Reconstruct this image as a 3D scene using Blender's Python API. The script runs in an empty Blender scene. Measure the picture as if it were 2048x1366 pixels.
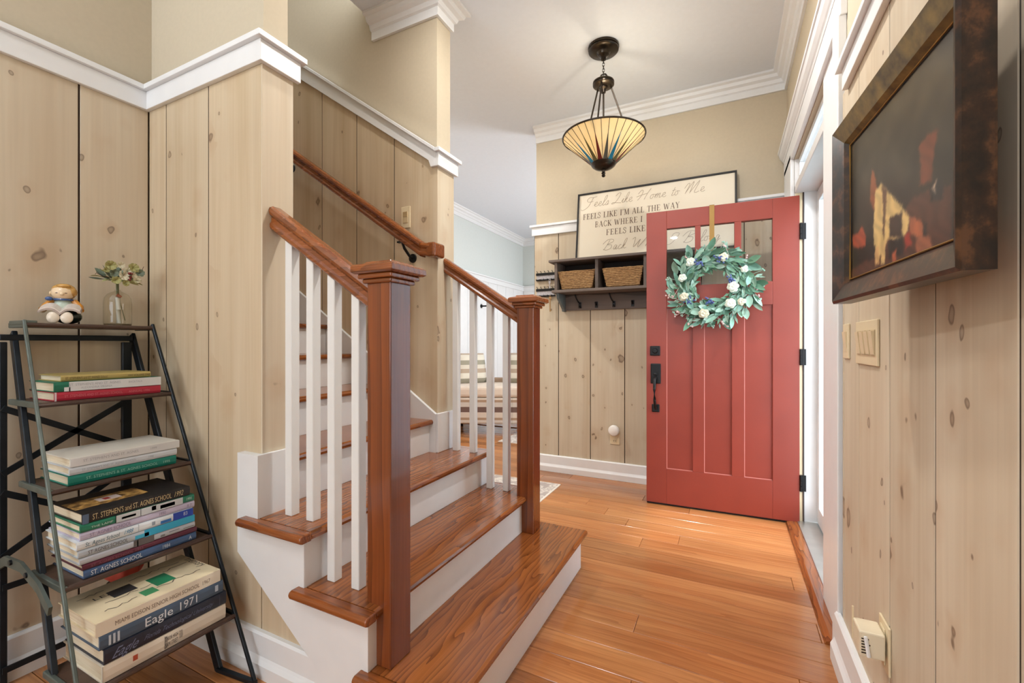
import bpy, bmesh, math, random
from mathutils import Vector, Matrix, Euler
random.seed(7)
SC = bpy.context.scene
COL = SC.collection
PI = math.pi

# ------------------------------------------------------------------ camera, world, lights, exposure
cam_d = bpy.data.cameras.new('camera'); cam = bpy.data.objects.new('camera', cam_d); COL.objects.link(cam)
cam_d.sensor_width = 36.0; cam_d.lens = 878.0 / 2048.0 * 36.0; cam_d.shift_y = 4.0 / 2048.0
cam_d.clip_start = 0.02
cam.location = (0, 0, 1.125); cam.rotation_euler = (PI / 2, 0, math.radians(26.15))
SC.camera = cam
SC.view_settings.view_transform = 'Standard'; SC.view_settings.look = 'None'
SC.view_settings.gamma = 1.0; SC.view_settings.use_curve_mapping = False
SC.view_settings.exposure = -0.36

W = bpy.data.worlds.new('sky'); SC.world = W; W.use_nodes = True
bg = W.node_tree.nodes['Background']
bg.inputs[0].default_value = (0.84, 0.92, 1.0, 1); bg.inputs[1].default_value = 9.0

def sun(name, rot, strength, angle, col):
    d = bpy.data.lights.new(name, 'SUN'); d.energy = strength; d.angle = math.radians(angle); d.color = col
    o = bpy.data.objects.new(name, d); COL.objects.link(o); o.rotation_euler = rot
    return o
def area(name, loc, target, sx, sy, power, col=(1, 1, 1)):
    d = bpy.data.lights.new(name, 'AREA'); d.shape = 'RECTANGLE'; d.size = sx; d.size_y = sy; d.energy = power; d.color = col
    o = bpy.data.objects.new(name, d); COL.objects.link(o); o.location = loc
    o.rotation_euler = (Vector(target) - Vector(loc)).to_track_quat('-Z', 'Y').to_euler()
    return o
# hazy sun coming through the glazed front doorway
sun('sun', Vector((-1.0, 0.04, -2.0)).to_track_quat('-Z', 'Y').to_euler(), 3.0, 4, (0.88, 0.95, 1.0))
# daylight of the room's windows (in the wall behind the camera, and in the living room)
area('window_daylight', (-1.35, -3.30, 1.55), (-1.2, 2, 1.5), 1.4, 1.5, 36, (0.80, 0.90, 1.0))
area('window_daylight', (-0.15, -3.30, 1.55), (-0.4, 2, 1.5), 0.8, 1.5, 22, (0.80, 0.90, 1.0))
area('window_daylight', (0.33, 5.6, 1.55), (-2.4, 5.2, 1.3), 1.5, 1.6, 60, (0.95, 0.98, 1.0))
cy = SC.cycles
cy.max_bounces = 6; cy.diffuse_bounces = 3; cy.glossy_bounces = 2; cy.transmission_bounces = 4; cy.transparent_max_bounces = 12
cy.adaptive_threshold = .06; cy.caustics_reflective = False; cy.caustics_refractive = False; cy.sample_clamp_indirect = 4.0

# ------------------------------------------------------------------ helpers
class MB:
    def __init__(s): s.v = []; s.f = []; s.m = []; s.cur = 0
    def add(s, vs, fs):
        n = len(s.v); s.v += [tuple(v) for v in vs]; s.f += [tuple(i + n for i in f) for f in fs]; s.m += [s.cur] * len(fs)
        return s
    def box(s, x0, x1, y0, y1, z0, z1, mat=None):
        vs = [Vector((x, y, z)) for z in (z0, z1) for y in (y0, y1) for x in (x0, x1)]
        if mat is not None: vs = [mat @ v for v in vs]
        return s.add(vs, [(0, 2, 3, 1), (4, 5, 7, 6), (0, 1, 5, 4), (2, 6, 7, 3), (0, 4, 6, 2), (1, 3, 7, 5)])
    def bar(s, a, b, w, h, up=(0, 0, 1)):
        a = Vector(a); b = Vector(b); d = (b - a); L = d.length; d.normalize(); up = Vector(up)
        r = d.cross(up); r.normalize(); u = r.cross(d)
        M = Matrix((r, d, u)).transposed().to_4x4(); M.translation = a
        return s.box(-w / 2, w / 2, 0, L, -h / 2, h / 2, M)
    def sweep(s, pts, ring, closed=False, cap=True, up=(0, 0, 1)):
        P = [Vector(p) for p in pts]; n = len(P); k = len(ring); vs = []
        for i, p in enumerate(P):
            if closed: t = P[(i + 1) % n] - P[i - 1]
            else: t = P[min(i + 1, n - 1)] - P[max(i - 1, 0)]
            t.normalize(); r = t.cross(Vector(up))
            if r.length < 1e-4: r = t.cross(Vector((1, 0, 0)))
            r.normalize(); u = r.cross(t)
            sc = 1.0
            if not closed and 0 < i < n - 1:
                d1 = (P[i] - P[i - 1]).normalized(); c = max(.5, t.dot(d1)); sc = 1.0 / c if len(P) < 6 else 1.0
            for a, b in ring: vs.append(p + r * a + u * b * sc)
        fs = []
        m = n if closed else n - 1
        for i in range(m):
            for j in range(k):
                fs.append((i * k + j, i * k + (j + 1) % k, ((i + 1) % n) * k + (j + 1) % k, ((i + 1) % n) * k + j))
        if cap and not closed:
            fs.append(tuple(range(k))[::-1]); fs.append(tuple((n - 1) * k + j for j in range(k)))
        return s.add(vs, fs)
    def tube(s, pts, r, n=8, closed=False):
        return s.sweep(pts, [(r * math.cos(2 * PI * j / n), r * math.sin(2 * PI * j / n)) for j in range(n)], closed)
    def lathe(s, prof, c=(0, 0, 0), n=32, axis='z'):
        vs = []; k = len(prof)
        for i in range(n):
            a = 2 * PI * i / n
            for r, z in prof:
                p = (r * math.cos(a), r * math.sin(a), z)
                if axis == 'y': p = (p[0], p[2], p[1])
                if axis == 'x': p = (p[2], p[0], p[1])
                vs.append((p[0] + c[0], p[1] + c[1], p[2] + c[2]))
        fs = [(i * k + j, ((i + 1) % n) * k + j, ((i + 1) % n) * k + j + 1, i * k + j + 1) for i in range(n) for j in range(k - 1)]
        return s.add(vs, fs)
    def ell(s, c, r, nu=14, nv=9, mat=None):
        vs = []; c = Vector(c)
        for j in range(nv + 1):
            t = PI * j / nv
            for i in range(nu):
                a = 2 * PI * i / nu
                p = Vector((r[0] * math.sin(t) * math.cos(a), r[1] * math.sin(t) * math.sin(a), r[2] * math.cos(t)))
                if mat is not None: p = mat @ p
                vs.append(p + c)
        fs = [(j * nu + i, (j + 1) * nu + i, (j + 1) * nu + (i + 1) % nu, j * nu + (i + 1) % nu) for j in range(nv) for i in range(nu)]
        return s.add(vs, fs)
    def prism(s, poly, ax, a0, a1):
        # poly of 2d points in the plane normal to ax, extruded a0..a1
        def P(p, a):
            if ax == 'x': return (a, p[0], p[1])
            if ax == 'y': return (p[0], a, p[1])
            return (p[0], p[1], a)
        n = len(poly)
        vs = [P(p, a0) for p in poly] + [P(p, a1) for p in poly]
        fs = [tuple(range(n))[::-1], tuple(range(n, 2 * n))] + [(i, (i + 1) % n, n + (i + 1) % n, n + i) for i in range(n)]
        return s.add(vs, fs)
    def build(s, name, mat, parent=None, smooth=False, bevel=0, seg=2, local=False, kind=None, label=None, cat=None, group=None):
        me = bpy.data.meshes.new(name)
        me.from_pydata(s.v, [], s.f)
        mats = mat if isinstance(mat, (list, tuple)) else [mat]
        for m in mats: me.materials.append(m)
        if len(mats) > 1: me.polygons.foreach_set('material_index', s.m)
        bm = bmesh.new(); bm.from_mesh(me)
        bmesh.ops.remove_doubles(bm, verts=bm.verts, dist=1e-6)
        bmesh.ops.recalc_face_normals(bm, faces=bm.faces)
        if bevel:
            ed = [e for e in bm.edges if len(e.link_faces) == 2 and e.calc_face_angle(0) > 0.5]
            bmesh.ops.bevel(bm, geom=ed, offset=bevel, segments=seg, affect='EDGES', profile=0.5, clamp_overlap=True)
        bm.to_mesh(me); bm.free()
        if smooth:
            me.polygons.foreach_set('use_smooth', [True] * len(me.polygons))
            me.set_sharp_from_angle(angle=math.radians(38))
        o = bpy.data.objects.new(name, me); COL.objects.link(o)
        MW[o] = Matrix.Identity(4)
        put(o, parent, local); tag(o, label, cat, group, kind)
        return o

MW = {}
def put(o, parent, local=False):
    if parent is not None:
        o.parent = parent
        if not local: o.matrix_parent_inverse = MW.get(parent, Matrix.Identity(4)).inverted()
def tag(o, label=None, cat=None, group=None, kind=None):
    if label: o['label'] = label
    if cat: o['category'] = cat
    if group: o['group'] = group
    if kind: o['kind'] = kind
def thing(name, label, cat, loc=(0, 0, 0), rz=0.0, group=None, kind=None):
    o = bpy.data.objects.new(name, None); COL.objects.link(o); o.empty_display_size = .05
    o.location = loc; o.rotation_euler = (0, 0, rz)
    MW[o] = Matrix.Translation(loc) @ Matrix.Rotation(rz, 4, 'Z')
    tag(o, label, cat, group, kind)
    return o
def struct(mb, name, mat, label, cat, **k):
    return mb.build(name, mat, kind='structure', label=label, cat=cat, **k)
def shared(src, name, parent, mw):
    o = bpy.data.objects.new(name, src.data if hasattr(src, 'data') else src); COL.objects.link(o)
    o.parent = parent; o.matrix_local = mw
    MW[o] = mw
    return o
def srgb(r, g, b):
    f = lambda c: (c / 255) / 12.92 if c / 255 <= .04045 else ((c / 255 + .055) / 1.055) ** 2.4
    return (f(r), f(g), f(b), 1.0)

# ------------------------------------------------------------------ materials
class NT:
    def __init__(s, name):
        s.mat = bpy.data.materials.new(name); s.mat.use_nodes = True; s.t = s.mat.node_tree
        s.b = s.t.nodes['Principled BSDF']; s.out = s.t.nodes['Material Output']
    def n(s, typ, **k):
        nd = s.t.nodes.new(typ)
        for a, v in k.items(): setattr(nd, a, v)
        return nd
    def l(s, a, b): s.t.links.new(a, b); return s
    def vmath(s, op, a, b):
        nd = s.n('ShaderNodeVectorMath', operation=op)
        s.sock(a, nd.inputs[0]); s.sock(b, nd.inputs[1]); return nd.outputs[0]
    def math(s, op, a, b=0.0, c=None):
        nd = s.n('ShaderNodeMath', operation=op)
        s.sock(a, nd.inputs[0]); s.sock(b, nd.inputs[1])
        if c is not None: s.sock(c, nd.inputs[2])
        return nd.outputs[0]
    def sock(s, a, i):
        if hasattr(a, 'is_linked'): s.t.links.new(a, i)
        else: i.default_value = a
    def noise(s, vec, scale, detail=3, rough=.55, dist=0):
        nd = s.n('ShaderNodeTexNoise'); s.l(vec, nd.inputs['Vector'])
        nd.inputs['Scale'].default_value = scale; nd.inputs['Detail'].default_value = detail
        nd.inputs['Roughness'].default_value = rough; nd.inputs['Distortion'].default_value = dist
        return nd.outputs['Fac']
    def ramp(s, fac, stops, interp='LINEAR'):
        nd = s.n('ShaderNodeValToRGB'); s.l(fac, nd.inputs[0]); cr = nd.color_ramp; cr.interpolation = interp
        while len(cr.elements) < len(stops): cr.elements.new(.5)
        for e, (p, c) in zip(cr.elements, stops):
            e.position = p; e.color = c if not isinstance(c, (int, float)) else (c, c, c, 1)
        return nd.outputs[0]
    def mix(s, fac, a, b, mode='MIX'):
        nd = s.n('ShaderNodeMix', data_type='RGBA', blend_type=mode)
        s.sock(fac, nd.inputs[0]); s.sock(a, nd.inputs[6]); s.sock(b, nd.inputs[7]); return nd.outputs[2]
    def obj(s, rand=True):
        tc = s.n('ShaderNodeTexCoord').outputs['Object']
        if not rand: return tc
        r = s.n('ShaderNodeObjectInfo').outputs['Random']
        cb = s.n('ShaderNodeCombineXYZ')
        for i, k in enumerate((37.0, 53.0, 71.0)): s.l(s.math('MULTIPLY', r, k), cb.inputs[i])
        return s.vmath('ADD', tc, cb.outputs[0])
    def rnd(s): return s.n('ShaderNodeObjectInfo').outputs['Random']
    def bump(s, h, strength=.2, dist=.002):
        nd = s.n('ShaderNodeBump'); s.l(h, nd.inputs['Height']); nd.inputs['Strength'].default_value = strength
        nd.inputs['Distance'].default_value = dist; s.l(nd.outputs[0], s.b.inputs['Normal'])
    def fin(s, col=None, rough=.5, metal=0.0, spec=None, coat=None):
        if col is not None: s.sock(col, s.b.inputs['Base Color'])
        s.sock(rough, s.b.inputs['Roughness']); s.b.inputs['Metallic'].default_value = metal
        if spec is not None: s.b.inputs['Specular IOR Level'].default_value = spec
        if coat is not None:
            s.b.inputs['Coat Weight'].default_value = coat; s.b.inputs['Coat Roughness'].default_value = .08
        return s.mat

MATS = {}
def plain(name, rgb, rough=.5, metal=0.0, var=.06, scale=14.0, spec=None, bump=0.0):
    if name in MATS: return MATS[name]
    t = NT(name); c = srgb(*rgb)
    f = t.noise(t.obj(), scale, 1)
    k = t.ramp(f, [(.25, 1 - var), (.75, 1 + var)])
    col = t.mix(1.0, c, k, 'MULTIPLY')
    if bump: t.bump(t.noise(t.obj(), scale * 6, 2), bump, .002)
    MATS[name] = t.fin(col, rough, metal, spec); return MATS[name]

def pine(name, light, dark, knot=(104, 72, 50), kn=.62):
    t = NT(name); v = t.obj()
    g = t.noise(t.vmath('MULTIPLY', v, (13, 13, .55)), 1.0, 3, .62, .4)
    fine = t.noise(t.vmath('MULTIPLY', v, (95, 95, 1.6)), 1.0, 1, .6)
    col = t.ramp(g, [(.28, srgb(*dark)), (.62, srgb(*light))])
    col = t.mix(.07, col, t.ramp(fine, [(.3, .35), (.7, 1.0)]), 'MULTIPLY')
    # knots: sparse large ones and scattered pin knots
    dv = t.n('ShaderNodeTexNoise'); t.l(v, dv.inputs['Vector']); dv.inputs['Scale'].default_value = 30; dv.inputs['Detail'].default_value = 0
    for (sx, sz, keep, r0, halo_k) in ((5.6, 3.9, kn, .115, .30), (11.0, 8.0, kn + .06, .10, .12)):
        vv = t.vmath('ADD', t.vmath('MULTIPLY', v, (sx, sx, sz)), t.vmath('MULTIPLY', dv.outputs['Color'], (.16, .16, .10)))
        vo = t.n('ShaderNodeTexVoronoi'); t.l(vv, vo.inputs['Vector']); vo.inputs['Scale'].default_value = 1.0
        sep = t.n('ShaderNodeSeparateColor'); t.l(vo.outputs['Color'], sep.inputs[0])
        size = t.math('MULTIPLY_ADD', sep.outputs[1], .8, .6)
        d = t.math('DIVIDE', vo.outputs['Distance'], size)
        pres = t.math('GREATER_THAN', sep.outputs[0], keep)
        halo = t.math('MULTIPLY', t.ramp(d, [(.10, 1.0), (.32, 0.0)]), pres)
        core = t.math('MULTIPLY', t.ramp(d, [(.0, .35), (r0 * .55, .55), (r0 * .8, .95), (r0, 0.0)]), pres)
        col = t.mix(t.math('MULTIPLY', halo, halo_k), col, srgb(178, 138, 98))
        col = t.mix(t.math('MULTIPLY', core, .8), col, srgb(*knot))
    # each board its own tone
    tone = t.math('MULTIPLY_ADD', t.rnd(), .14, .93)
    cb = t.n('ShaderNodeCombineColor')
    for i in range(3): t.l(tone, cb.inputs[i])
    col = t.mix(1.0, col, cb.outputs[0], 'MULTIPLY')
    t.bump(fine, .08, .001)
    return t.fin(col, .55, 0, .3)

def wood(name, light, mid, dark, axis, rough=.25, bands=9.0, dist=7.0, coat=None, tone=.25, wmix=.6):
    t = NT(name); v = t.obj()
    sc = {'x': (.16, 1, 1), 'y': (1, .16, 1), 'z': (1, 1, .16)}[axis]
    p = t.vmath('MULTIPLY', v, sc)
    wv = t.n('ShaderNodeTexWave', wave_type='BANDS', bands_direction={'x': 'Y', 'y': 'X', 'z': 'X'}[axis], wave_profile='SAW')
    # bands follow both cross axes so every face shows figure
    pv = t.vmath('ADD', p, t.vmath('MULTIPLY', t.n('ShaderNodeTexCoord').outputs['Object'], (0, 0, 0)))
    t.l(pv, wv.inputs['Vector'])
    wv.inputs['Scale'].default_value = bands; wv.inputs['Distortion'].default_value = dist
    wv.inputs['Detail'].default_value = 2.5; wv.inputs['Detail Scale'].default_value = 1.1; wv.inputs['Detail Roughness'].default_value = .5
    sf = {'x': (3, 150, 150), 'y': (150, 3, 150), 'z': (150, 150, 3)}[axis]
    fine = t.noise(t.vmath('MULTIPLY', v, sf), 1.0, 2, .65)
    big = t.noise(t.vmath('MULTIPLY', v, tuple(6 * c for c in sc)), 1.0, 3)
    base = t.ramp(big, [(.3, srgb(*mid)), (.7, srgb(*light))])
    band = t.ramp(wv.outputs['Fac'], [(.0, 1.0), (.55, .75), (.86, .35), (1.0, 0.0)])
    col = t.mix(wmix, base, t.mix(band, srgb(*dark), base))
    col = t.mix(.35, col, t.ramp(fine, [(.3, .45), (.65, 1.0)]), 'MULTIPLY')
    k = t.math('MULTIPLY_ADD', t.rnd(), tone, 1 - tone * .5)
    cb = t.n('ShaderNodeCombineColor')
    for i in range(3): t.l(k, cb.inputs[i])
    col = t.mix(1.0, col, cb.outputs[0], 'MULTIPLY')
    t.bump(fine, .06, .001)
    return t.fin(col, t.ramp(fine, [(.2, rough * .8), (.8, rough * 1.25)]), 0, .5, coat)

PINE = pine('pine_board', (213, 198, 174), (203, 184, 157), (104, 86, 74), .42)
PINE_W = pine('pine_board_warm', (214, 195, 166), (198, 174, 140), (108, 84, 64), .40)
PINE_K = pine('pine_board_knotty', (213, 198, 174), (201, 182, 155), (92, 66, 50), .08)
OAK_Y = wood('oak_stain_y', (170, 100, 48), (144, 78, 34), (80, 38, 16), 'y', .2, 13.0, 18.0, .3, .2, .75)
OAK_X = wood('oak_stain_x', (160, 90, 40), (136, 70, 29), (78, 37, 15), 'x', .24, 13.0, 9.0, .3, .12, .6)
OAK_Z = wood('oak_stain_z', (142, 74, 34), (118, 56, 25), (66, 29, 13), 'z', .2, 6.0, 6.0, .4, .08, .6)
FLOOR = wood('cherry_plank', (198, 136, 84), (168, 102, 55), (118, 66, 34), 'x', .2, 9.0, 12.0, .15, .42, .35)
WHITE = plain('white_trim_paint', (238, 238, 238), .38, 0, .015)
BALU = plain('white_baluster_paint', (238, 237, 234), .35, 0, .015)
CREAM = plain('cream_plate', (226, 208, 172), .4, 0, .02)
KHAKI = plain('khaki_wall_paint', (200, 186, 162), .8, 0, .02, 60, .2)
CEIL = plain('ceiling_paint', (230, 234, 240), .9, 0, .012, 40, .1)
LIVW = plain('pale_blue_wall_paint', (214, 218, 214), .8, 0, .015, 40, .2)
BLACK = plain('black_iron', (22, 22, 24), .42, .4, .15)
DOORRED = plain('brick_red_paint', (140, 55, 41), .40, 0, .07, 5)
PINK = plain('worn_edge_highlight', (222, 150, 138), .6)  # pale worn panel edge plus the light its bevel catches, painted in pink
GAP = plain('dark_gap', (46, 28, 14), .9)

def glass_mat(name, tint=(1, 1, 1, 1), gl=.12):
    t = NT(name); t.t.nodes.remove(t.b)
    tr = t.n('ShaderNodeBsdfTransparent'); tr.inputs[0].default_value = tint
    gs = t.n('ShaderNodeBsdfGlossy'); gs.inputs['Roughness'].default_value = .02
    lw = t.n('ShaderNodeLayerWeight'); lw.inputs[0].default_value = .5
    p5 = t.math('POWER', lw.outputs['Facing'], 4.0)
    mx = t.n('ShaderNodeMixShader'); t.l(t.math('MULTIPLY_ADD', p5, gl * 6, gl * .35), mx.inputs[0])
    t.l(tr.outputs[0], mx.inputs[1]); t.l(gs.outputs[0], mx.inputs[2]); t.l(mx.outputs[0], t.out.inputs[0])
    return t.mat
GLASS = glass_mat('clear_glass', (.97, .98, .98, 1), .1)
BOTTLE = glass_mat('bottle_glass', (.95, .94, .90, 1), .16)

# ------------------------------------------------------------------ text helpers
def text_polys(s, size=1.0):
    cu = bpy.data.curves.new('t', 'FONT'); cu.body = s; cu.size = size; cu.resolution_u = 2
    o = bpy.data.objects.new('t', cu); COL.objects.link(o)
    dg = bpy.context.evaluated_depsgraph_get(); dg.update()
    me = bpy.data.meshes.new_from_object(o.evaluated_get(dg))
    vs = [v.co.copy() for v in me.vertices]; fs = [tuple(p.vertices) for p in me.polygons]
    bpy.data.objects.remove(o); bpy.data.curves.remove(cu); bpy.data.meshes.remove(me)
    return vs, fs
def put_text(mb, s, o, u, v, width, height, shear=0.0):
    """flat lettering: origin o at lower left, u right, v up; fitted to width x height (cap height)"""
    vs, fs = text_polys(s)
    if not vs: return mb
    x0 = min(p.x for p in vs); x1 = max(p.x for p in vs); y0 = 0.0; y1 = max(p.y for p in vs)
    o = Vector(o); u = Vector(u).normalized(); v = Vector(v).normalized()
    out = []
    for p in vs:
        a = (p.x - x0) / (x1 - x0) * width; b = (p.y - y0) / (y1 - y0) * height
        out.append(o + u * (a + b * shear) + v * b)
    return mb.add(out, fs)

# ================================================================== THE ROOM
R = .1775; RUN = .267
def nose(k): return -.636 - RUN * (k - 1)
XL, YN, YF, YB, XR = -2.17, .978, 1.972, 3.64, .36      # board faces: left wall, near stair wall, far stair wall, back wall, right wall
ZC = 3.05; RAIL0, RAIL1 = 2.09, 2.183

# floor with planks
fl = struct(MB().box(-3.6, .42, -3.5, 7.6, -.14, -.0185), 'floor', FLOOR, 'cherry coloured hardwood plank floor of the hall', 'floor')
pl_id = 0
PW = .1243
row0 = 1.993 - PW * 20
for r in range(46):
    y0 = row0 + r * PW; y1 = y0 + PW
    if y1 > 5.25: break
    rs = random.Random(r * 13 + 5)
    x = -3.5 - rs.random() * .9
    while x < .40:
        L = rs.uniform(.75, 1.7)
        a, b = max(x, -3.5), min(x + L, .395)
        x += L
        if b - a < .06 or b < -2.2 and y1 < 2.1: continue
        MB().box(a + .0006, b - .0006, y0 + .0008, y1 - .0008, -.0185, 0).build('floor_plank', FLOOR, fl, bevel=.0016, seg=1)
# rest of the floor behind the camera keeps the same boards as one part
m = MB()
y = row0 - PW
while y > -3.5:
    m.box(-2.2, .395, y + .0006, y + PW - .0006, -.0185, 0); y -= PW
m.build('floor_plank', FLOOR, fl, kind='stuff')
m = MB(); y = 5.3
while y < 7.5:
    m.box(-3.5, .395, y + .0006, y + PW - .0006, -.0185, 0); y += PW
m.build('floor_plank', FLOOR, fl, kind='stuff')

# ceiling (stairwell left open)
m = MB().box(-3.6, .6, YF + .02, 7.6, ZC, ZC + .2).box(-1.9, .6, 1.09, YF + .02, ZC, ZC + .2).box(-2.4, .6, -3.5, 1.09, ZC, ZC + .2)
struct(m, 'ceiling', CEIL, 'smooth white ceiling over the entrance hall', 'ceiling')
struct(MB().box(-4.6, -1.9, .95, 2.2, 5.3, 5.4), 'ceiling_stairwell', CEIL, 'white ceiling high above the staircase', 'ceiling')

# walls (drywall cores) ------------------------------------------------------
TB = .018
wl = struct(MB().box(XL - .12, XL - TB, -3.5, YN + .11, 0, ZC), 'wall_left', KHAKI, 'khaki wall with pine boards behind the ladder shelf', 'wall')
wn = struct(MB().box(-4.6, -1.44 - TB, YN + TB, 1.09, 0, 5.3), 'wall_stair_near', KHAKI, 'short pine clad wall between ladder shelf and stairs', 'wall')
wf = struct(MB().box(-4.6, -1.42 - TB, YF + TB, 2.118, 0, 5.3), 'wall_stair_far', KHAKI, 'pine clad wall along the far side of the stairs', 'wall')
wb = struct(MB().box(-1.55, .6, YB + TB, YB + .14, 0, ZC), 'wall_back', KHAKI, 'khaki wall with pine boards behind the open door', 'wall')
XD = XR + TB     # drywall face of right wall
DY0, DY1, DZ = 2.315, 3.262, 2.275
m = MB().box(XD, XD + .15, -3.5, DY0, 0, ZC).box(XD, XD + .15, DY1, YB + .14, 0, ZC).box(XD, XD + .15, DY0, DY1, DZ, ZC)
wr = struct(m, 'wall_right', KHAKI, 'pine clad wall with the doorway on the right', 'wall')
wfr = struct(MB().box(-2.3, .55, -3.6, -3.45, 0, ZC), 'wall_front', KHAKI, 'khaki wall with two windows behind the viewer', 'wall')
for k, (x0, x1) in enumerate(((-2.05, -.65), (-.55, .25))):
    w_ = thing('window_%d' % (k + 2), ('wide', 'narrow')[k] + ' white framed window in the wall behind the viewer', 'window', ((x0 + x1) / 2, -3.45, .8), kind='structure')
    MB().box(x0 - .08, x0, -3.45, -3.42, .72, 2.38).box(x1, x1 + .08, -3.45, -3.42, .72, 2.38).box(x0, x1, -3.45, -3.42, 2.3, 2.38).box(x0, x1, -3.45, -3.40, .72, .8).build('window_frame', WHITE, w_, bevel=.003)
    MB().box(x0, x1, -3.449, -3.44, .8, 2.3).build('pane', plain('bright_shade', (240, 240, 240), .6), w_)
struct(MB().box(-4.7, -4.58, .9, 2.2, 0, 5.3), 'wall_stair_end', KHAKI, 'khaki wall at the head of the stairs', 'wall')
wlv = struct(MB().box(-3.55, -3.42, 2.118, 7.6, 0, ZC), 'wall_living_left', LIVW, 'pale blue living room wall with white board wainscot', 'wall')
wlb = struct(MB().box(-3.55, .6, 7.42, 7.6, 0, ZC), 'wall_living_back', LIVW, 'pale far wall of the living room', 'wall')
m = MB().box(.40, .55, YB + .14, 4.8, 0, ZC).box(.40, .55, 6.4, 7.6, 0, ZC).box(.40, .55, 4.8, 6.4, 0, .7).box(.40, .55, 4.8, 6.4, 2.4, ZC)
struct(m, 'wall_living_right', LIVW, 'pale living room wall with a window', 'wall')

# pine boards, each its own piece -------------------------------------------
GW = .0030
def boards_y(parent, seams, x0, x1, z0, z1, mat=PINE):
    for a, b in zip(seams[:-1], seams[1:]):
        MB().box(x0, x1, min(a, b) + GW, max(a, b) - GW, z0, z1).build('board', mat, parent, bevel=.0015, seg=1)
def boards_x(parent, seams, y0, y1, z0, z1, mat=PINE):
    for a, b in zip(seams[:-1], seams[1:]):
        MB().box(min(a, b) + GW, max(a, b) - GW, y0, y1, z0, z1).build('board', mat, parent, bevel=.0015, seg=1)
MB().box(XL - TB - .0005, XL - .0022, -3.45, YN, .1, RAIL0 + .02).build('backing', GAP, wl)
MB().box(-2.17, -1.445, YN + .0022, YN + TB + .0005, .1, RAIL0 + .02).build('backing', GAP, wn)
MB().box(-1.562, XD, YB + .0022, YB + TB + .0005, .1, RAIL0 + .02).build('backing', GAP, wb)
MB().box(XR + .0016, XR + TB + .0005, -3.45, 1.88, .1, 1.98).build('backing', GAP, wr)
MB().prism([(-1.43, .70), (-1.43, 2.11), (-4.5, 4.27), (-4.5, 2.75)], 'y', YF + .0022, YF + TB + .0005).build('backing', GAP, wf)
boards_y(wl, [YN, .758, .47, .18, -.11, -.40, -.69, -.98, -1.27, -1.56, -1.85, -2.14, -2.43, -2.72, -3.0, -3.45], XL - TB, XL, .10, RAIL0 + .02)
boards_x(wn, [-2.17, -2.041, -1.752, -1.442], YN, YN + TB, .10, RAIL0 + .02, PINE_W)
MB().prism([(-1.44, .10), (-1.13, .10), (-1.13, .128), (-1.44, .35)], 'y', YN, YN + TB).build('board', PINE_W, wn)
MB().box(-1.44, nose(2) - .03, YN, 1.09, 0, .09).build('backing', PINE_W, wn)
MB().box(-1.44 - TB, -1.44, YN + .0005, 1.1, .70, RAIL0 + .02).build('board', PINE, wn, bevel=.0015, seg=1)
def zrail(x): return RAIL0 + .7 * (-1.42 - x)
def zskirt(x): return .741 + .665 * (-1.42 - x)
fs = [-1.42, -1.724, -2.016, -2.313, -2.61, -2.9, -3.2, -3.5, -3.8, -4.1, -4.5]
for a, b in zip(fs[:-1], fs[1:]):
    lo = lambda x: zskirt(x) - .03
    MB().prism([(b + GW, lo(b + GW)), (a - GW, lo(a - GW)), (a - GW, zrail(a) + .03), (b + GW, zrail(b) + .03)], 'y', YF, YF + TB).build('board', PINE_W, wf)
MB().box(-1.42 - TB, -1.42, YF + .0005, 2.13, .70, RAIL0 + .02).build('board', PINE, wf, bevel=.0015, seg=1)
boards_x(wb, [-1.562, -1.332, -1.045, -.757, -.47, -.18, .11, XD], YB, YB + TB, .10, RAIL0 + .02, PINE_K)
boards_y(wr, [1.883, 1.857, 1.669, 1.388, 1.122, .849, .57, .29, 0, -.29, -.58, -.87, -1.16, -1.45, -1.74, -2.03, -2.32, -2.61, -2.9, -3.45], XR, XR + TB, .10, 1.99, PINE_K)
# white wainscot boards of the living room
s = [2.12 + .305 * i for i in range(18)]
s[-1] = 7.42
for a, b in zip(s[:-1], s[1:]):
    MB().box(-3.42, -3.405, a + .003, b - .003, 0, RAIL0 + .02).build('board', WHITE, wlv, bevel=.002, seg=1)
s = [-3.40 + .305 * i for i in range(8)]
for a, b in zip(s[:-1], s[1:]):
    MB().box(a + .003, b - .003, 7.405, 7.42, 0, RAIL0 + .02).build('board', WHITE, wlb, bevel=.002, seg=1)

# chair rails: flat board + cap ----------------------------------------------
tn = [0]
def trim(build_board, build_cap, label):
    tn[0] += 1
    b = struct(build_board, 'trim_%d' % tn[0], WHITE, label, 'trim', bevel=.002)
    if build_cap: build_cap.build('rail_cap', WHITE, b, bevel=.002)
    return b
RT, CT = .018, .034
trim(MB().box(XL, XL + RT, -3.45, YN, RAIL0, RAIL1 - .02), MB().box(XL, XL + CT, -3.45, YN, RAIL1 - .02, RAIL1), 'white chair rail on the wall behind the ladder shelf')
m = MB().prism([(XL + RT, YN), (XL + RT, YN - RT), (-1.44 + RT, YN - RT), (-1.44 + RT, 1.1 + RT), (-1.44, 1.1 + RT), (-1.44, YN)], 'z', RAIL0, RAIL1 - .02)
c = MB().prism([(XL + CT, YN), (XL + CT, YN - CT), (-1.44 + CT, YN - CT), (-1.44 + CT, 1.1 + CT), (-1.44, 1.1 + CT), (-1.44, YN)], 'z', RAIL1 - .02, RAIL1)
trim(m, c, 'white chair rail wrapping the end of the near stair wall')
m = MB().prism([(-1.42, zrail(-1.42)), (-1.42, zrail(-1.42) + .093), (-4.4, zrail(-4.4) + .115), (-4.4, zrail(-4.4)), (-1.47, zrail(-1.47) + .003), (-1.455, zrail(-1.42))], 'y', YF - RT, YF)
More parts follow.
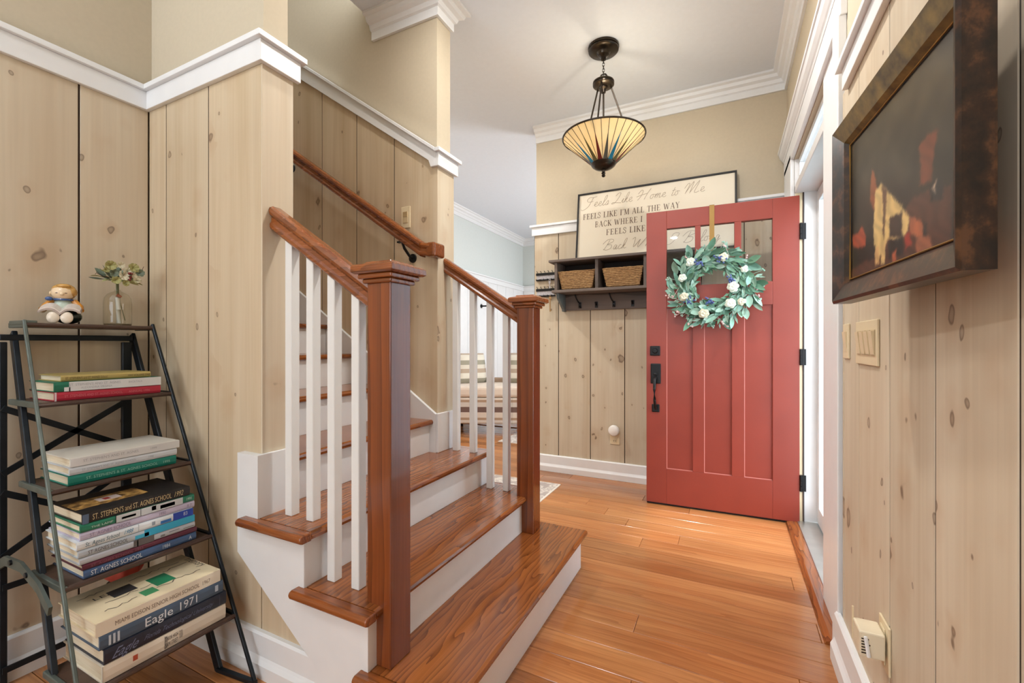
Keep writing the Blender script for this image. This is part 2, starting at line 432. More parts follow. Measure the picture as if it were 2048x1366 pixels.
c = MB().prism([(-1.42, RAIL1 - .018), (-1.42, RAIL1 + .003), (-4.4, zrail(-4.4) + .138), (-4.4, zrail(-4.4) + .115)], 'y', YF - CT, YF)
trim(m, c, 'white sloping chair rail climbing along the stairs')
m = MB().prism([(-1.42, YF - RT), (-1.42 + RT, YF - RT), (-1.42 + RT, 2.13 + RT), (-1.42, 2.13 + RT)], 'z', RAIL0, RAIL1 - .02)
c = MB().prism([(-1.42, YF - CT), (-1.42 + CT, YF - CT), (-1.42 + CT, 2.13 + CT), (-1.42, 2.13 + CT)], 'z', RAIL1 - .02, RAIL1)
trim(m, c, 'white chair rail wrapping the end of the far stair wall')
trim(MB().box(-1.562 - RT, XD, YB - RT, YB, RAIL0, RAIL1 - .02), MB().box(-1.562 - CT, XD, YB - CT, YB, RAIL1 - .02, RAIL1), 'white chair rail on the back wall beside the framed sign')
RR0, RR1 = 1.967, 2.055
trim(MB().box(XR - RT, XR, -3.45, 1.80, RR0, RR1 - .02), MB().box(XR - CT, XR, -3.45, 1.82, RR1 - .02, RR1), 'white chair rail above the painting on the right')
trim(MB().box(-3.405, -3.405 + RT, 2.13, 7.4, RAIL0, RAIL1 - .02), MB().box(-3.405, -3.405 + CT, 2.13, 7.4, RAIL1 - .02, RAIL1), 'white rail above the living room wainscot')
trim(MB().box(-3.4, -1.2, 7.405 - RT, 7.405, RAIL0, RAIL1 - .02), MB().box(-3.4, -1.2, 7.405 - CT, 7.405, RAIL1 - .02, RAIL1), 'white rail on the far living room wall')

# crown mouldings -------------------------------------------------------------
CP = [(0, 2.925), (.016, 2.925), (.016, 2.972), (.028, 2.978), (.036, 3.000), (.058, 3.010), (.066, 3.030), (.088, 3.036), (.09, ZC), (0, ZC)]
def crown_line(p0, p1, nrm, label, m0=0, m1=0):
    """profile swept from p0 to p1, nrm = direction out of the wall; m0/m1: mitre (+1 outside corner, -1 inside)"""
    p0 = Vector((p0[0], p0[1], 0)); p1 = Vector((p1[0], p1[1], 0)); n = Vector((nrm[0], nrm[1], 0)); d = (p1 - p0).normalized()
    vs = []
    for q, mm, sg in ((p0, m0, -1), (p1, m1, 1)):
        for a, z in CP: vs.append(q + n * a + d * (sg * mm * a) + Vector((0, 0, z)))
    k = len(CP)
    fs = [(j, (j + 1) % k, k + (j + 1) % k, k + j) for j in range(k)] + [tuple(range(k))[::-1], tuple(range(k, 2 * k))]
    tn[0] += 1
    return struct(MB().add(vs, fs), 'trim_%d' % tn[0], WHITE, label, 'trim')
crown_line((-1.55, YB + TB), (XD, YB + TB), (0, -1), 'white crown moulding along the back wall above the sign', 0, -1)
crown_line((XD, YB + TB), (XD, -3.45), (-1, 0), 'white crown moulding above the front doorway', -1, 0)
crown_line((-1.9, YF + TB), (-1.42 - TB, YF + TB), (0, -1), 'short white crown moulding over the stairs', 0, 1)
crown_line((-1.42 - TB, YF + TB), (-1.42 - TB, 2.118), (1, 0), 'white crown moulding at the end of the far stair wall', 1, 1)
crown_line((-3.42, 2.12), (-3.42, 7.42), (1, 0), 'white crown moulding of the living room', 0, -1)
crown_line((-3.42, 7.42), (-1.0, 7.42), (0, -1), 'white crown moulding on the far living room wall', -1, 0)

# baseboards --------------------------------------------------------------------
BP = [(0, 0), (.030, 0), (.030, .045), (.022, .058), (.018, .066), (.018, .135), (.012, .142), (0, .142)]
def base_line(p0, p1, nrm, name, label, m0=0, m1=0, h=1.0):
    p0 = Vector((p0[0], p0[1], 0)); p1 = Vector((p1[0], p1[1], 0)); n = Vector((nrm[0], nrm[1], 0)); d = (p1 - p0).normalized()
    vs = []
    for q, mm, sg in ((p0, m0, -1), (p1, m1, 1)):
        for a, z in BP: vs.append(q + n * a + d * (sg * mm * a) + Vector((0, 0, z * h)))
    k = len(BP)
    fs = [(j, (j + 1) % k, k + (j + 1) % k, k + j) for j in range(k)] + [tuple(range(k))[::-1], tuple(range(k, 2 * k))]
    return struct(MB().add(vs, fs), name, WHITE, label, 'baseboard')
base_line((XL, -3.45), (XL, YN), (1, 0), 'baseboard_left', 'white baseboard behind the ladder shelf', 0, -1)
base_line((XL, YN), (-1.15, YN), (0, -1), 'baseboard_stair_near', 'white baseboard at the foot of the near stair wall', -1, 0)
base_line((-1.562, YB), (XD, YB), (0, -1), 'baseboard_back', 'white baseboard on the back wall beneath the coat rack')
base_line((XR, 1.915), (XR, -3.45), (-1, 0), 'baseboard_right', 'white baseboard below the painting wall', 0, 0, 1.2)
base_line((-3.405, 2.12), (-3.405, 7.4), (1, 0), 'baseboard_living', 'white baseboard of the living room')

# ================================================================== STAIRCASE
st = thing('staircase', 'oak staircase with white risers climbing to the left', 'staircase', (-1.1, 1.5, 0))
YS0, YS1 = .915, 2.165          # tread ends of the three open steps
NS = 14
for k in range(1, NS + 1):
    z = R * k; xf = nose(k); xb = nose(k + 1) - .025
    if k <= 3: ya, yb2 = YS0 + .045, YS1 - .045 if k > 1 else YS1
    else: ya, yb2 = 1.10, YF - .018
    # tread with rounded nosing
    prof = [(xb, z), (xf + .010, z), (xf + .003, z - .004), (xf, z - .013), (xf + .003, z - .023), (xf + .010, z - .027), (xb, z - .027)]
    prof[1:6] = [(xf - .012, z), (xf - .003, z - .004), (xf, z - .013), (xf - .003, z - .023), (xf - .012, z - .027)]
    MB().prism(prof, 'y', ya, yb2).build('tread', OAK_Y, st)
    rx = xf - .025
    ra, rb = (YS0 + .035, YS1 - .035) if k <= 3 else (1.10, YF - .018)
    MB().box(rx - .018, rx, ra, rb, z - R, z - .027).build('riser', WHITE, st, bevel=.001, seg=1)
    if k <= 3:
        # return nosings on both open ends
        for side in (0, 1):
            if k == 1 and side == 1: continue
            y0 = YS0 if side == 0 else YS1 - .045
            w = .0448
            if side == 0: pr = [(y0 + w, z), (y0 + .012, z), (y0 + .003, z - .004), (y0, z - .013), (y0 + .003, z - .023), (y0 + .012, z - .027), (y0 + w, z - .027)]
            else:
                y1 = YS1
                pr = [(y1 - w, z), (y1 - .012, z), (y1 - .003, z - .004), (y1, z - .013), (y1 - .003, z - .023), (y1 - .012, z - .027), (y1 - w, z - .027)]
            MB().prism(pr, 'x', xb - .03, xf - .0005).build('return_nosing', OAK_X, st, bevel=.004, seg=2)
SF = .952
poly = [(-1.534, .745), (-1.424, .745), (-1.424, 3 * R - .027), (nose(3) - .0255, 3 * R - .027), (nose(3) - .0255, 2 * R - .027), (nose(2) - .0255, 2 * R - .027),
        (nose(2) - .0255, R - .027), (nose(1) - .0255, R - .027), (nose(1) - .0255, 0), (-1.15, 0), (-1.15, .124), (-1.534, .40)]
MB().prism(poly, 'y', SF, YN - .0005).build('stringer', WHITE, st)
MB().box(-1.4395, -1.424, YN - .0005, 1.10, 3 * R, .745).build('skirt_end', WHITE, st)
poly2 = [(-1.44, 3 * R - .027), (nose(3) - .0255, 3 * R - .027), (nose(3) - .0255, 2 * R - .027), (nose(2) - .0255, 2 * R - .027),
        (nose(2) - .0255, R - .027), (nose(1) - .0255, R - .027), (nose(1) - .0255, 0), (-1.44, 0)]
MB().prism(poly2, 'y', 2.118, 2.128).build('stringer', WHITE, st)
# far skirt board and its end block
MB().prism([(-1.42, 2.5 * R), (-1.42, zskirt(-1.42)), (-4.3, zskirt(-4.3)), (-4.3, zskirt(-4.3) - .35)], 'y', YF - .018, YF).build('skirt_board', WHITE, st, bevel=.002)
MB().box(-1.42, -1.404, YF - .018, 2.146, 3 * R, .745).build('skirt_end', WHITE, st, bevel=.003)
MB().prism([(-1.46, .745), (-4.3, zskirt(-4.3)), (-4.3, zskirt(-4.3) - .35), (-1.46, 3 * R)], 'y', 1.0905, 1.10).build('skirt_board', WHITE, st)

# ------------------------------------------------------------------ railings
RING = [(-.022, -.036), (.022, -.036), (.027, -.030), (.027, -.020), (.021, -.012), (.020, .002), (.028, .010), (.031, .020), (.027, .031), (.014, .037), (-.014, .037), (-.027, .031), (-.031, .020), (-.028, .010), (-.020, .002), (-.021, -.012), (-.027, -.020), (-.027, -.030)]
def sheared_rail(mb, x0, z0, x1, z1, y, ring=RING):
    vs = []
    for x, z in ((x0, z0), (x1, z1)):
        for a, b in ring: vs.append((x, y + a, z + b * 1.12))
    k = len(ring)
    return mb.add(vs, [(j, (j + 1) % k, k + (j + 1) % k, k + j) for j in range(k)] + [tuple(range(k))[::-1], tuple(range(k, 2 * k))])
def railing(label, nx0, nx1, ny0, ny1, yr, bx, xe):
    t = thing('stair_railing', label, 'railing', ((nx0 + nx1) / 2, (ny0 + ny1) / 2, R))
    nw = MB().box(nx0, nx1, ny0, ny1, R, 1.305).build('newel_post', OAK_Z, t, bevel=.003)
    for ov, z0, z1, nm in ((.010, 1.303, 1.316, 'cap_moulding'), (.020, 1.316, 1.330, 'cap_moulding')):
        MB().box(nx0 - ov, nx1 + ov, ny0 - ov, ny1 + ov, z0, z1).build(nm, OAK_X, nw, bevel=.004)
    o = .034
    m = MB(); cx, cy = (nx0 + nx1) / 2, (ny0 + ny1) / 2; hw = (nx1 - nx0) / 2
    rings = [(hw + .026, 1.330), (hw + o, 1.335), (hw + o, 1.352), (hw + o - .006, 1.357), (hw + .006, 1.363), (hw + .002, 1.368)]
    vs = []
    for h, z in rings: vs += [(cx - h, cy - h, z), (cx + h, cy - h, z), (cx + h, cy + h, z), (cx - h, cy + h, z)]
    n = len(rings)
    fsx = [(i * 4 + j, i * 4 + (j + 1) % 4, i * 4 + 4 + (j + 1) % 4, i * 4 + 4 + j) for i in range(n - 1) for j in range(4)] + [(0, 3, 2, 1), tuple((n - 1) * 4 + j for j in range(4))]
    m.add(vs, fsx).build('newel_cap', OAK_X, nw, bevel=.0012, seg=1)
    zc0 = 1.262; sl = .645
    zr = lambda x: zc0 + sl * (nx0 - x)
    sheared_rail(MB(), nx0 + .002, zr(nx0 + .002), xe, zr(xe), yr).build('handrail', OAK_X, t, smooth=False)
    for i, x in enumerate(bx):
        zb = 3 * R if i < 2 else 2 * R
        h = .0165
        vs = [(x - h, yr - h, zb), (x + h, yr - h, zb), (x + h, yr + h, zb), (x - h, yr + h, zb)]
        zt0, zt1 = zr(x - h) - .034, zr(x + h) - .034
        vs += [(x - h, yr - h, zt0), (x + h, yr - h, zt1), (x + h, yr + h, zt1), (x - h, yr + h, zt0)]
        MB().add(vs, [(0, 3, 2, 1), (4, 5, 6, 7), (0, 1, 5, 4), (1, 2, 6, 5), (2, 3, 7, 6), (3, 0, 4, 7)]).build('baluster', BALU, t, bevel=.002, seg=1)
    return t
railing('near oak stair railing with four white balusters and large square newel', -.965, -.875, .985, 1.075, 1.032, [-1.356, -1.251, -1.152, -1.046], -1.438)
railing('far oak stair railing with four white balusters beyond the steps', -.955, -.865, 2.0, 2.09, 2.055, [-1.352, -1.243, -1.137, -1.040], -1.418)

# wall handrail
t = thing('wall_handrail', 'oak handrail on black bracket along the pine stair wall', 'handrail', (-1.5, 1.92, 1.6))
x0, z0, sl = -1.462, 1.628, .679
hr = sheared_rail(MB(), x0, z0, -4.2, z0 + sl * (x0 + 4.2) * -1 * -1, 1.895).build('rail', OAK_X, t)
vs = []; m = MB()
for q in ((x0, 1.895, z0), (x0 + .055, 1.900, z0 - .010), (x0 + .072, 1.945, z0 - .012), (x0 + .072, YF - .0005, z0 - .012)): vs.append(q)
m = MB()
ring2 = [(a, b * .95) for a, b in RING]
m.sweep([vs[0], vs[1]], ring2)
m2 = MB().box(x0 + .035, x0 + .092, 1.872, YF - .0005, z0 - .045, z0 + .030)
m.build('rail_end', OAK_X, t); m2.build('wall_return', OAK_X, t, bevel=.012, seg=3)
m = MB()
for bx_ in (-1.60, -2.6, -3.6):
    zb = z0 + sl * (x0 - bx_)
    m = MB().tube([(bx_, 1.895, zb - .042), (bx_ + .01, 1.90, zb - .075), (bx_ + .012, 1.94, zb - .11), (bx_ + .012, YF - .002, zb - .118)], .0075)
    m.lathe([(0, -.008), (.024, -.008), (.026, 0), (0, 0)], (bx_ + .012, YF, zb - .118), 16, 'y').box(bx_ - .03, bx_ + .03, 1.885, 1.905, zb - .044, zb - .036)
    m.build('bracket', BLACK, t)

# ================================================================== FRONT DOORWAY
# casing, head casing with cornice, transom, jambs
fr = thing('door_frame', 'white door casing with moulded head around the open doorway', 'door frame', (XD, 2.8, 0), kind='structure')
MB().box(XR - .010, XD, 1.907, 1.995, 0, 2.32).build('casing_leg', WHITE, fr, bevel=.004)
MB().box(XD - .004, XD + .02, 1.995, DY0, .0, 2.30).build('jamb_trim', WHITE, fr, bevel=.002)
MB().box(XD - .012, XD - .002, 2.04, 2.10, .25, 2.15).build('trim_panel', WHITE, fr, bevel=.003)
MB().box(XD - .022, XD, DY1, 3.60, .0, 2.32).build('casing_leg', WHITE, fr, bevel=.004)
MB().box(XD - .022, XD, 1.90, 3.62, 2.285, 2.395).build('head_casing', WHITE, fr, bevel=.003)
hp = [(0, 2.395), (-.024, 2.395), (-.028, 2.405), (-.034, 2.412), (-.046, 2.43), (-.052, 2.452), (-.058, 2.456), (-.058, 2.474), (0, 2.474)]
MB().prism([(XD + a, z) for a, z in hp], 'y', 1.885, 3.63).build('head_cornice', WHITE, fr)
MB().box(XD, XD + .15, DY1 - .018, DY1, 0, DZ).build('jamb', WHITE, fr)
MB().box(XD + .002, XD + .040, DY1 - .022, DY1 - .018, 0.02, 2.062).build('hinge_jamb', CREAM, fr)
MB().box(XD + .040, XD + .048, DY1 - .027, DY1 - .018, 0.02, 2.062).build('gasket', plain('dark_gasket', (70, 58, 54), .8), fr)
MB().box(XD, XD + .15, DY0, DY0 + .018, 0, DZ).build('jamb', WHITE, fr)
MB().box(XD, XD + .15, DY0, DY1, 2.062, 2.112).build('transom_bar', WHITE, fr, bevel=.003)
win = thing('window_1', 'narrow transom window above the front doorway', 'window', (XD + .06, 2.79, 2.11), kind='structure')
m = MB().box(XD + .02, XD + .06, DY0 + .018, DY1 - .018, 2.112, 2.140).box(XD + .02, XD + .06, DY0 + .018, DY1 - .018, 2.245, DZ)
m.box(XD + .02, XD + .06, DY0 + .018, DY0 + .05, 2.14, 2.245).box(XD + .02, XD + .06, DY1 - .05, DY1 - .018, 2.14, 2.245).build('window_frame', WHITE, win, bevel=.003)
MB().box(XD + .038, XD + .042, DY0 + .05, DY1 - .05, 2.14, 2.245).build('pane', GLASS, win)
# threshold
tr = thing('threshold', 'oak nosing and metal sill under the front doorway', 'threshold', (XD, 2.8, 0), kind='structure')
MB().prism([(XD - .052, 0.0005), (XD - .046, .012), (XD - .03, .018), (XD + .012, .018), (XD + .012, .0005)], 'y', 1.99, DY1 + .02).build('oak_nosing', OAK_Y, tr, smooth=False)
SILL = plain('brushed_sill_metal', (196, 192, 186), .35, .8)
MB().box(XD + .012, XD + .13, DY0, DY1, 0.0, .022).build('metal_sill', SILL, tr, bevel=.003)

# storm door (closed, glazed)
sd = thing('storm_door', 'white glazed storm door closed in the doorway', 'door', (XD + .14, 2.8, 0))
STX = XD + .115
m = MB().box(STX, STX + .03, DY0 + .02, DY0 + .075, .03, 2.06)
m.build('stile', WHITE, sd, bevel=.003)
MB().box(STX, STX + .03, DY1 - .075, DY1 - .02, .03, 2.06).build('stile', WHITE, sd, bevel=.003)
MB().box(STX, STX + .03, DY0 + .075, DY1 - .075, 1.99, 2.06).build('rail', WHITE, sd, bevel=.003)
MB().box(STX, STX + .03, DY0 + .075, DY1 - .075, .03, .13).build('rail', WHITE, sd, bevel=.003)
MB().box(STX + .013, STX + .017, DY0 + .075, DY1 - .075, .13, 1.99).build('pane', GLASS, sd)
m = MB().lathe([(0, -.075), (.018, -.073), (.024, -.062), (.022, -.05), (.010, -.042), (.008, -.006), (.022, -.004), (.022, 0), (0, 0)], (STX, DY0 + .05, .86), 18, 'x')
m.build('knob', BLACK, sd, smooth=True)

# porch outside
PORCH = plain('porch_floor_paint', (104, 138, 142), .75, 0, .10, 30)
struct(MB().box(XD + .15, 4.2, .8, 4.6, -.16, -.06), 'floor_porch', PORCH, 'pale teal porch floor outside the door', 'floor')
PORW = plain('porch_siding_paint', (186, 202, 210), .7)
sdw = struct(MB().box(.54, 3.2, 3.62, 3.7, -.06, 2.9), 'wall_porch', PORW, 'white clapboard wall beside the porch', 'wall')
for i in range(17):
    z = .0 + i * .165
    MB().prism([(3.62, z), (3.600, z), (3.612, z + .165), (3.62, z + .165)], 'x', .56, 3.2).build('clapboard', PORW, sdw)
pr = thing('porch_post', 'square white porch post outside the doorway', 'post', (1.05, 3.4, -.06))
MB().box(.62, .74, 3.40, 3.52, -.06, 2.9).build('shaft', WHITE, pr, bevel=.006)
MB().box(.60, .76, 3.38, 3.54, -.06, .12).build('plinth', WHITE, pr, bevel=.006)

# ------------------------------------------------------------------ red entrance door, open into the hall
TH = math.radians(181.75)
dr = thing('door_1', 'brick red panelled front door standing open with three glass lites', 'door', (.403, 3.227, 0), TH, kind='structure')
def dp(name, u0, u1, z0, z1, y0=-.045, y1=0.0, mat=DOORRED, bevel=.002, parent=None):
    return MB().box(u0, u1, y0, y1, z0, z1).build(name, mat, parent or dr, bevel=bevel, local=True)
dp('stile', .002, .147, .014, 2.044); dp('stile', .783, .917, .014, 2.044)
dp('rail', .147, .783, 1.920, 2.044); dp('rail', .147, .783, 1.372, 1.520); dp('rail', .147, .783, .014, .256)
dp('muntin', .566, .601, 1.520, 1.920); dp('muntin', .323, .363, 1.520, 1.920)
dp('mullion', .544, .615, .256, 1.372); dp('mullion', .305, .378, .256, 1.372)
for a, b in ((.147, .305), (.378, .544), (.615, .783)):
    p = dp('panel', a, b, .256, 1.372, -.032, -.014, bevel=0)
    dp('panel_edge_highlight', b - .0035, b, .256, 1.372, -.0145, -.0105, PINK, 0, p)
    dp('panel_edge_highlight', a, b, .256, .2590, -.0145, -.0115, PINK, 0, p)
for a, b in ((.147, .323), (.363, .566), (.601, .783)):
    dp('pane', a, b, 1.520, 1.920, -.0245, -.0205, GLASS, 0)
# hinges
for i, z in enumerate((1.82, 1.041, .26)):
    h = MB().box(-.032, .001, -.004, -.001, z - .05, z + .05)
    for j in range(3): h.lathe([(0, z - .05 + j * .034), (.007, z - .05 + j * .034), (.007, z - .018 + j * .034), (0, z - .018 + j * .034)], (-.004, .006, 0), 10)
    h.build('hinge', BLACK, dr, local=True)
# dead bolt and handle set
m = MB().box(.824, .892, 0, .012, 1.04, 1.108)
db = m.build('deadbolt', BLACK, dr, bevel=.012, seg=3, local=True)
MB().lathe([(0, .026), (.014, .025), (.017, .020), (.019, .012), (0, .012)], (.858, 0, 1.074), 18, 'y').build('keyhole_rose', BLACK, db, smooth=True, local=True)
hs = MB().box(.820, .888, 0, .010, .845, .985).build('handle_plate', BLACK, dr, bevel=.006, local=True)
MB().tube([(.854, .008, .885), (.854, .035, .884), (.856, .056, .86), (.857, .062, .81), (.856, .060, .74), (.854, .046, .69), (.853, .014, .672)], .0095, 10).build('grip', BLACK, hs, smooth=True, local=True)
MB().box(.828, .880, 0, .010, .646, .702).build('lower_plate', BLACK, hs, bevel=.005, local=True)
MB().box(.842, .868, .010, .030, .905, .920).build('thumb_latch', BLACK, hs, bevel=.004, local=True)
dp('sweep', .002, .915, .002, .016, -.035, -.008, BLACK, 0)
# frame edge seen beside the hinges
dp('weather_strip', -.034, -.003, .02, 2.06, -.045, -.03, CREAM, 0)

# wreath hanger
GOLD = plain('aged_gold_band', (150, 116, 62), .4, .5)
wh = thing('wreath_hanger', 'gold metal over-door hanger holding the wreath', 'hanger', (.403 - .497, 3.21, 1.7), 0)
Md = Matrix.Translation((.403, 3.227, 0)) @ Matrix.Rotation(TH, 4, 'Z')
def door_world(mb):
    mb.v = [tuple(Md @ Vector(v)) for v in mb.v]; return mb
door_world(MB().box(.482, .512, .001, .004, 1.66, 2.048).box(.482, .512, -.05, .004, 2.045, 2.048).box(.482, .512, -.05, -.047, 1.99, 2.048)).build('band', GOLD, wh)
door_world(MB().tube([(.497, .004, 1.665), (.497, .02, 1.655), (.497, .035, 1.665), (.497, .04, 1.685)], .005, 8)).build('hook', GOLD, wh)

# ------------------------------------------------------------------ wreath
def leaf_mat(name, a, b):
    t = NT(name); f = t.noise(t.obj(), 25, 2); r = t.rnd()
    col = t.mix(r, srgb(*a), srgb(*b)); col = t.mix(.25, col, t.ramp(f, [(.3, .5), (.7, 1.0)]), 'MULTIPLY')
    return t.fin(col, .6, 0, .3)
LEAF = [leaf_mat('eucalyptus_leaf', (112, 158, 138), (156, 196, 178)), leaf_mat('sage_leaf', (136, 174, 154), (184, 212, 196)), leaf_mat('deep_leaf', (70, 110, 88), (118, 160, 132))]
TWIG = plain('wreath_twig', (82, 58, 42), .8)
PETAL = plain('white_petal', (224, 230, 214), .7); PETALC = plain('cream_petal', (220, 214, 190), .7)
BERRY = plain('blue_berry', (76, 92, 150), .4, 0, .3, 60); BUD = plain('pink_bud', (222, 188, 184), .6)
wc = Md @ Vector((.490, .035, 1.505))
wt = thing('wreath', 'round eucalyptus wreath with white flowers and blue berries on the door', 'wreath', wc, TH)
def leaf_mesh(L, Wd, bend, fold):
    m = MB(); n = 6; vs = []
    for i in range(n + 1):
        s_ = i / n; w = Wd * math.sin(PI * min(1, s_ * .93 + .07)) ** .75 * (1.0 if i < n else 0.02)
        zz = bend * s_ * s_ * L
        vs += [(-w / 2, s_ * L, zz + fold * w), (0, s_ * L, zz), (w / 2, s_ * L, zz + fold * w)]
    fs = []
    for i in range(n):
        for j in (0, 1): fs.append((i * 3 + j, i * 3 + j + 1, i * 3 + 4 + j, i * 3 + 3 + j))
    me = bpy.data.meshes.new('leaf'); me.from_pydata(vs, [], fs); me.polygons.foreach_set('use_smooth', [True] * len(fs))
    return me
leaf_src = []
for i, (L, Wd, be, fo) in enumerate(((.085, .042, .25, .25), (.070, .046, -.2, .2), (.100, .032, .35, .3), (.060, .042, .1, .15), (.092, .026, -.15, .3))):
    for mt in range(3):
        me = leaf_mesh(L, Wd, be, fo); me.materials.append(LEAF[mt]); leaf_src.append((me, L))
rw = random.Random(11)
ring_pts = []
for i in range(40):
    a = 2 * PI * i / 40
    ring_pts.append((.185 * math.cos(a), 0, .185 * math.sin(a) * 1.0))
m = MB().tube(ring_pts, .012, 6, True)
for q in range(3):
    m.tube([((.185 + .012 * math.sin(9 * a + q * 2)) * math.cos(a), .012 * math.cos(9 * a + q * 2), (.185 + .012 * math.sin(9 * a + q * 2)) * math.sin(a)) for a in [2 * PI * i / 60 for i in range(60)]], .004, 5, True)
m.build('twig_ring', TWIG, wt, local=True, smooth=True)
for i in range(290):
    a = rw.uniform(0, 2 * PI); rr = .178 + rw.gauss(0, .042)
    rr = min(max(rr, .120), .24)
    y = rw.uniform(-.005, .05) * (1 - abs(rr - .185) / .12)
    me, L = leaf_src[rw.randrange(len(leaf_src))]
    # leaves lie tangentially and splay outward (inner ones point in)
    out = (rr - .185) / .07
    ang = a + (PI / 2 - out * 1.0) + rw.gauss(0, .45)
    if out < 0: ang = a + PI / 2 - out * .25 + rw.gauss(0, .22)
    dirv = Vector((math.cos(ang), 0, math.sin(ang)))
    up = Vector((rw.gauss(0, .45), 1.0, rw.gauss(0, .45)))
    dirv = (dirv + Vector((0, rw.uniform(-.05, .45), 0))).normalized()
    xx = dirv.cross(up).normalized(); zz = xx.cross(dirv)
    M = Matrix((xx, dirv, zz)).transposed().to_4x4(); M = M @ Matrix.Scale(rw.uniform(.72, 1.12) * (.8 if out < -.2 else 1), 4)
    M.translation = Vector((rr * math.cos(a), y, rr * math.sin(a)))
    o = bpy.data.objects.new('leaf', me); COL.objects.link(o); o.parent = wt; o.matrix_local = M
def small_leaves(n, mat, seed, rmin, rmax, k0, k1):
    rq = random.Random(seed); m = MB()
    for i in range(n):
        a = rq.uniform(0, 2 * PI); rr = rq.uniform(rmin, rmax); ang = a + PI / 2 - (rr - .17) / .07 + rq.gauss(0, .6)
        d = Vector((math.cos(ang), rq.uniform(-.1, .5), math.sin(ang))).normalized(); up = Vector((rq.gauss(0, .5), 1, rq.gauss(0, .5)))
        X = d.cross(up).normalized(); Z = X.cross(d); L = rq.uniform(k0, k1); w = L * rq.uniform(.28, .45)
        p = Vector((rr * math.cos(a), rq.uniform(0, .045), rr * math.sin(a)))
        m.add([p, p + d * L * .45 - X * w / 2 + Z * w * .15, p + d * L, p + d * L * .45 + X * w / 2 + Z * w * .15, p + d * L * .5], [(0, 4, 1), (1, 4, 2), (0, 3, 4), (3, 2, 4)])
    m.build('small_leaves', mat, wt, local=True, kind='stuff')
small_leaves(150, LEAF[2], 3, .11, .235, .03, .055)
small_leaves(120, LEAF[1], 4, .13, .255, .03, .06)
def rose(c, r, seed, mat):
    rr = random.Random(seed); m = MB()
    for layer, (n, rad, lift) in enumerate(((6, 1.0, .1), (5, .72, .35), (4, .45, .6))):
        for i in range(n):
            a = 2 * PI * i / n + rr.random() + layer
            d = Vector((math.cos(a), lift, math.sin(a))).normalized()
            X = d.cross(Vector((0, 1, 0))).normalized(); Z = X.cross(d)
            M = Matrix((X, d, Z)).transposed()
            m.ell(Vector(c) + d * r * rad * .55 + Vector((0, r * layer * .18, 0)), (r * .48, r * .5, r * .14), 8, 5, M)
    m.ell(Vector(c) + Vector((0, r * .55, 0)), (r * .25, r * .25, r * .25), 8, 5)
    return m
# flowers at their places on the ring: (du, dz, r); du positive towards the hinge is -u, local x = u
for i, (px, pz, r, mt) in enumerate(((.135, .155, .033, PETAL), (-.06, .175, .030, PETALC), (.185, .055, .028, PETAL), (.175, -.07, .03, PETALC), (.055, -.185, .034, PETALC), (-.115, -.02, .036, PETAL), (-.10, -.125, .034, PETAL), (-.165, -.115, .026, PETALC), (-.18, .09, .024, PETAL))):
    rose((px, .055, pz), r, i, mt).build('flower', mt, wt, local=True, smooth=True)
for i, (px, pz) in enumerate(((.145, -.105), (.02, -.105), (-.105, .03), (.09, .145), (-.035, .165))):
    m = MB(); rr = random.Random(i + 40)
    for q in range(16):
        m.ell((px + rr.gauss(0, .014), .055 + rr.random() * .02, pz + rr.gauss(0, .014)), (.0062,) * 3, 7, 5)
    m.build('berry_cluster', BERRY, wt, local=True, smooth=True)
for i in range(40):
    a = rw.uniform(0, 2 * PI) if i < 18 else rw.uniform(-2.9, -.2); r0 = .19; r1 = rw.uniform(.24, .30)
    b = a + rw.gauss(0, .18)
    p0 = (r0 * math.cos(a), .02, r0 * math.sin(a)); p1 = (r1 * math.cos(b), rw.uniform(.01, .05), r1 * math.sin(b) * .97)
    m = MB().tube([p0, p1], .0014, 5)
    for q in range(3): m.ell((p1[0] + rw.gauss(0, .006), p1[1], p1[2] + rw.gauss(0, .006)), (.0055, .0045, .006), 6, 4)
    m.build('bud_sprig', BUD if i % 2 else LEAF[1], wt, local=True)

# ================================================================== PENDANT LAMP
PX, PY = -.723, 2.82
BRONZE = plain('dark_bronze', (58, 50, 42), .28, .85, .2)
pd = thing('pendant_lamp', 'stained glass cone pendant lamp hanging on bronze rods', 'lamp', (PX, PY, ZC))
MB().lathe([(0, ZC), (.098, ZC), (.100, 3.044), (.098, 3.036), (.092, 3.034), (.096, 3.030), (.096, 3.024), (.090, 3.018), (.044, 3.012), (.040, 3.006), (.036, 2.996), (.022, 2.988), (.016, 2.984), (.016, 2.966), (0, 2.962)], (PX, PY, 0), 40).build('ceiling_canopy', BRONZE, pd, smooth=True)
m = MB()
for i in range(5):
    z = 2.955 - i * .019; e = []
    for j in range(12):
        a = 2 * PI * j / 12
        e.append((PX + (.007 * math.cos(a) if i % 2 else 0), PY + (0 if i % 2 else .007 * math.cos(a)), z + .013 * math.sin(a)))
    m.tube(e, .002, 6, True)
m.build('chain', BRONZE, pd, smooth=True)
MB().tube([(PX - .020, PY, 2.835), (PX - .022, PY, 2.858), (PX - .014, PY, 2.870), (PX, PY, 2.874), (PX + .014, PY, 2.870), (PX + .022, PY, 2.858), (PX + .020, PY, 2.835)], .005, 8).build('loop', BRONZE, pd, smooth=True)
MB().lathe([(0, 2.838), (.024, 2.838), (.028, 2.832), (.060, 2.828), (.068, 2.822), (.069, 2.814), (.064, 2.811), (.069, 2.808), (.068, 2.800), (.060, 2.793), (.028, 2.790), (.026, 2.780), (.016, 2.772), (.014, 2.752), (0, 2.748)], (PX, PY, 0), 32).build('hub', BRONZE, pd, smooth=True)
RIMZ, RIMR, BZ, BR = 2.462, .262, 2.292, .078
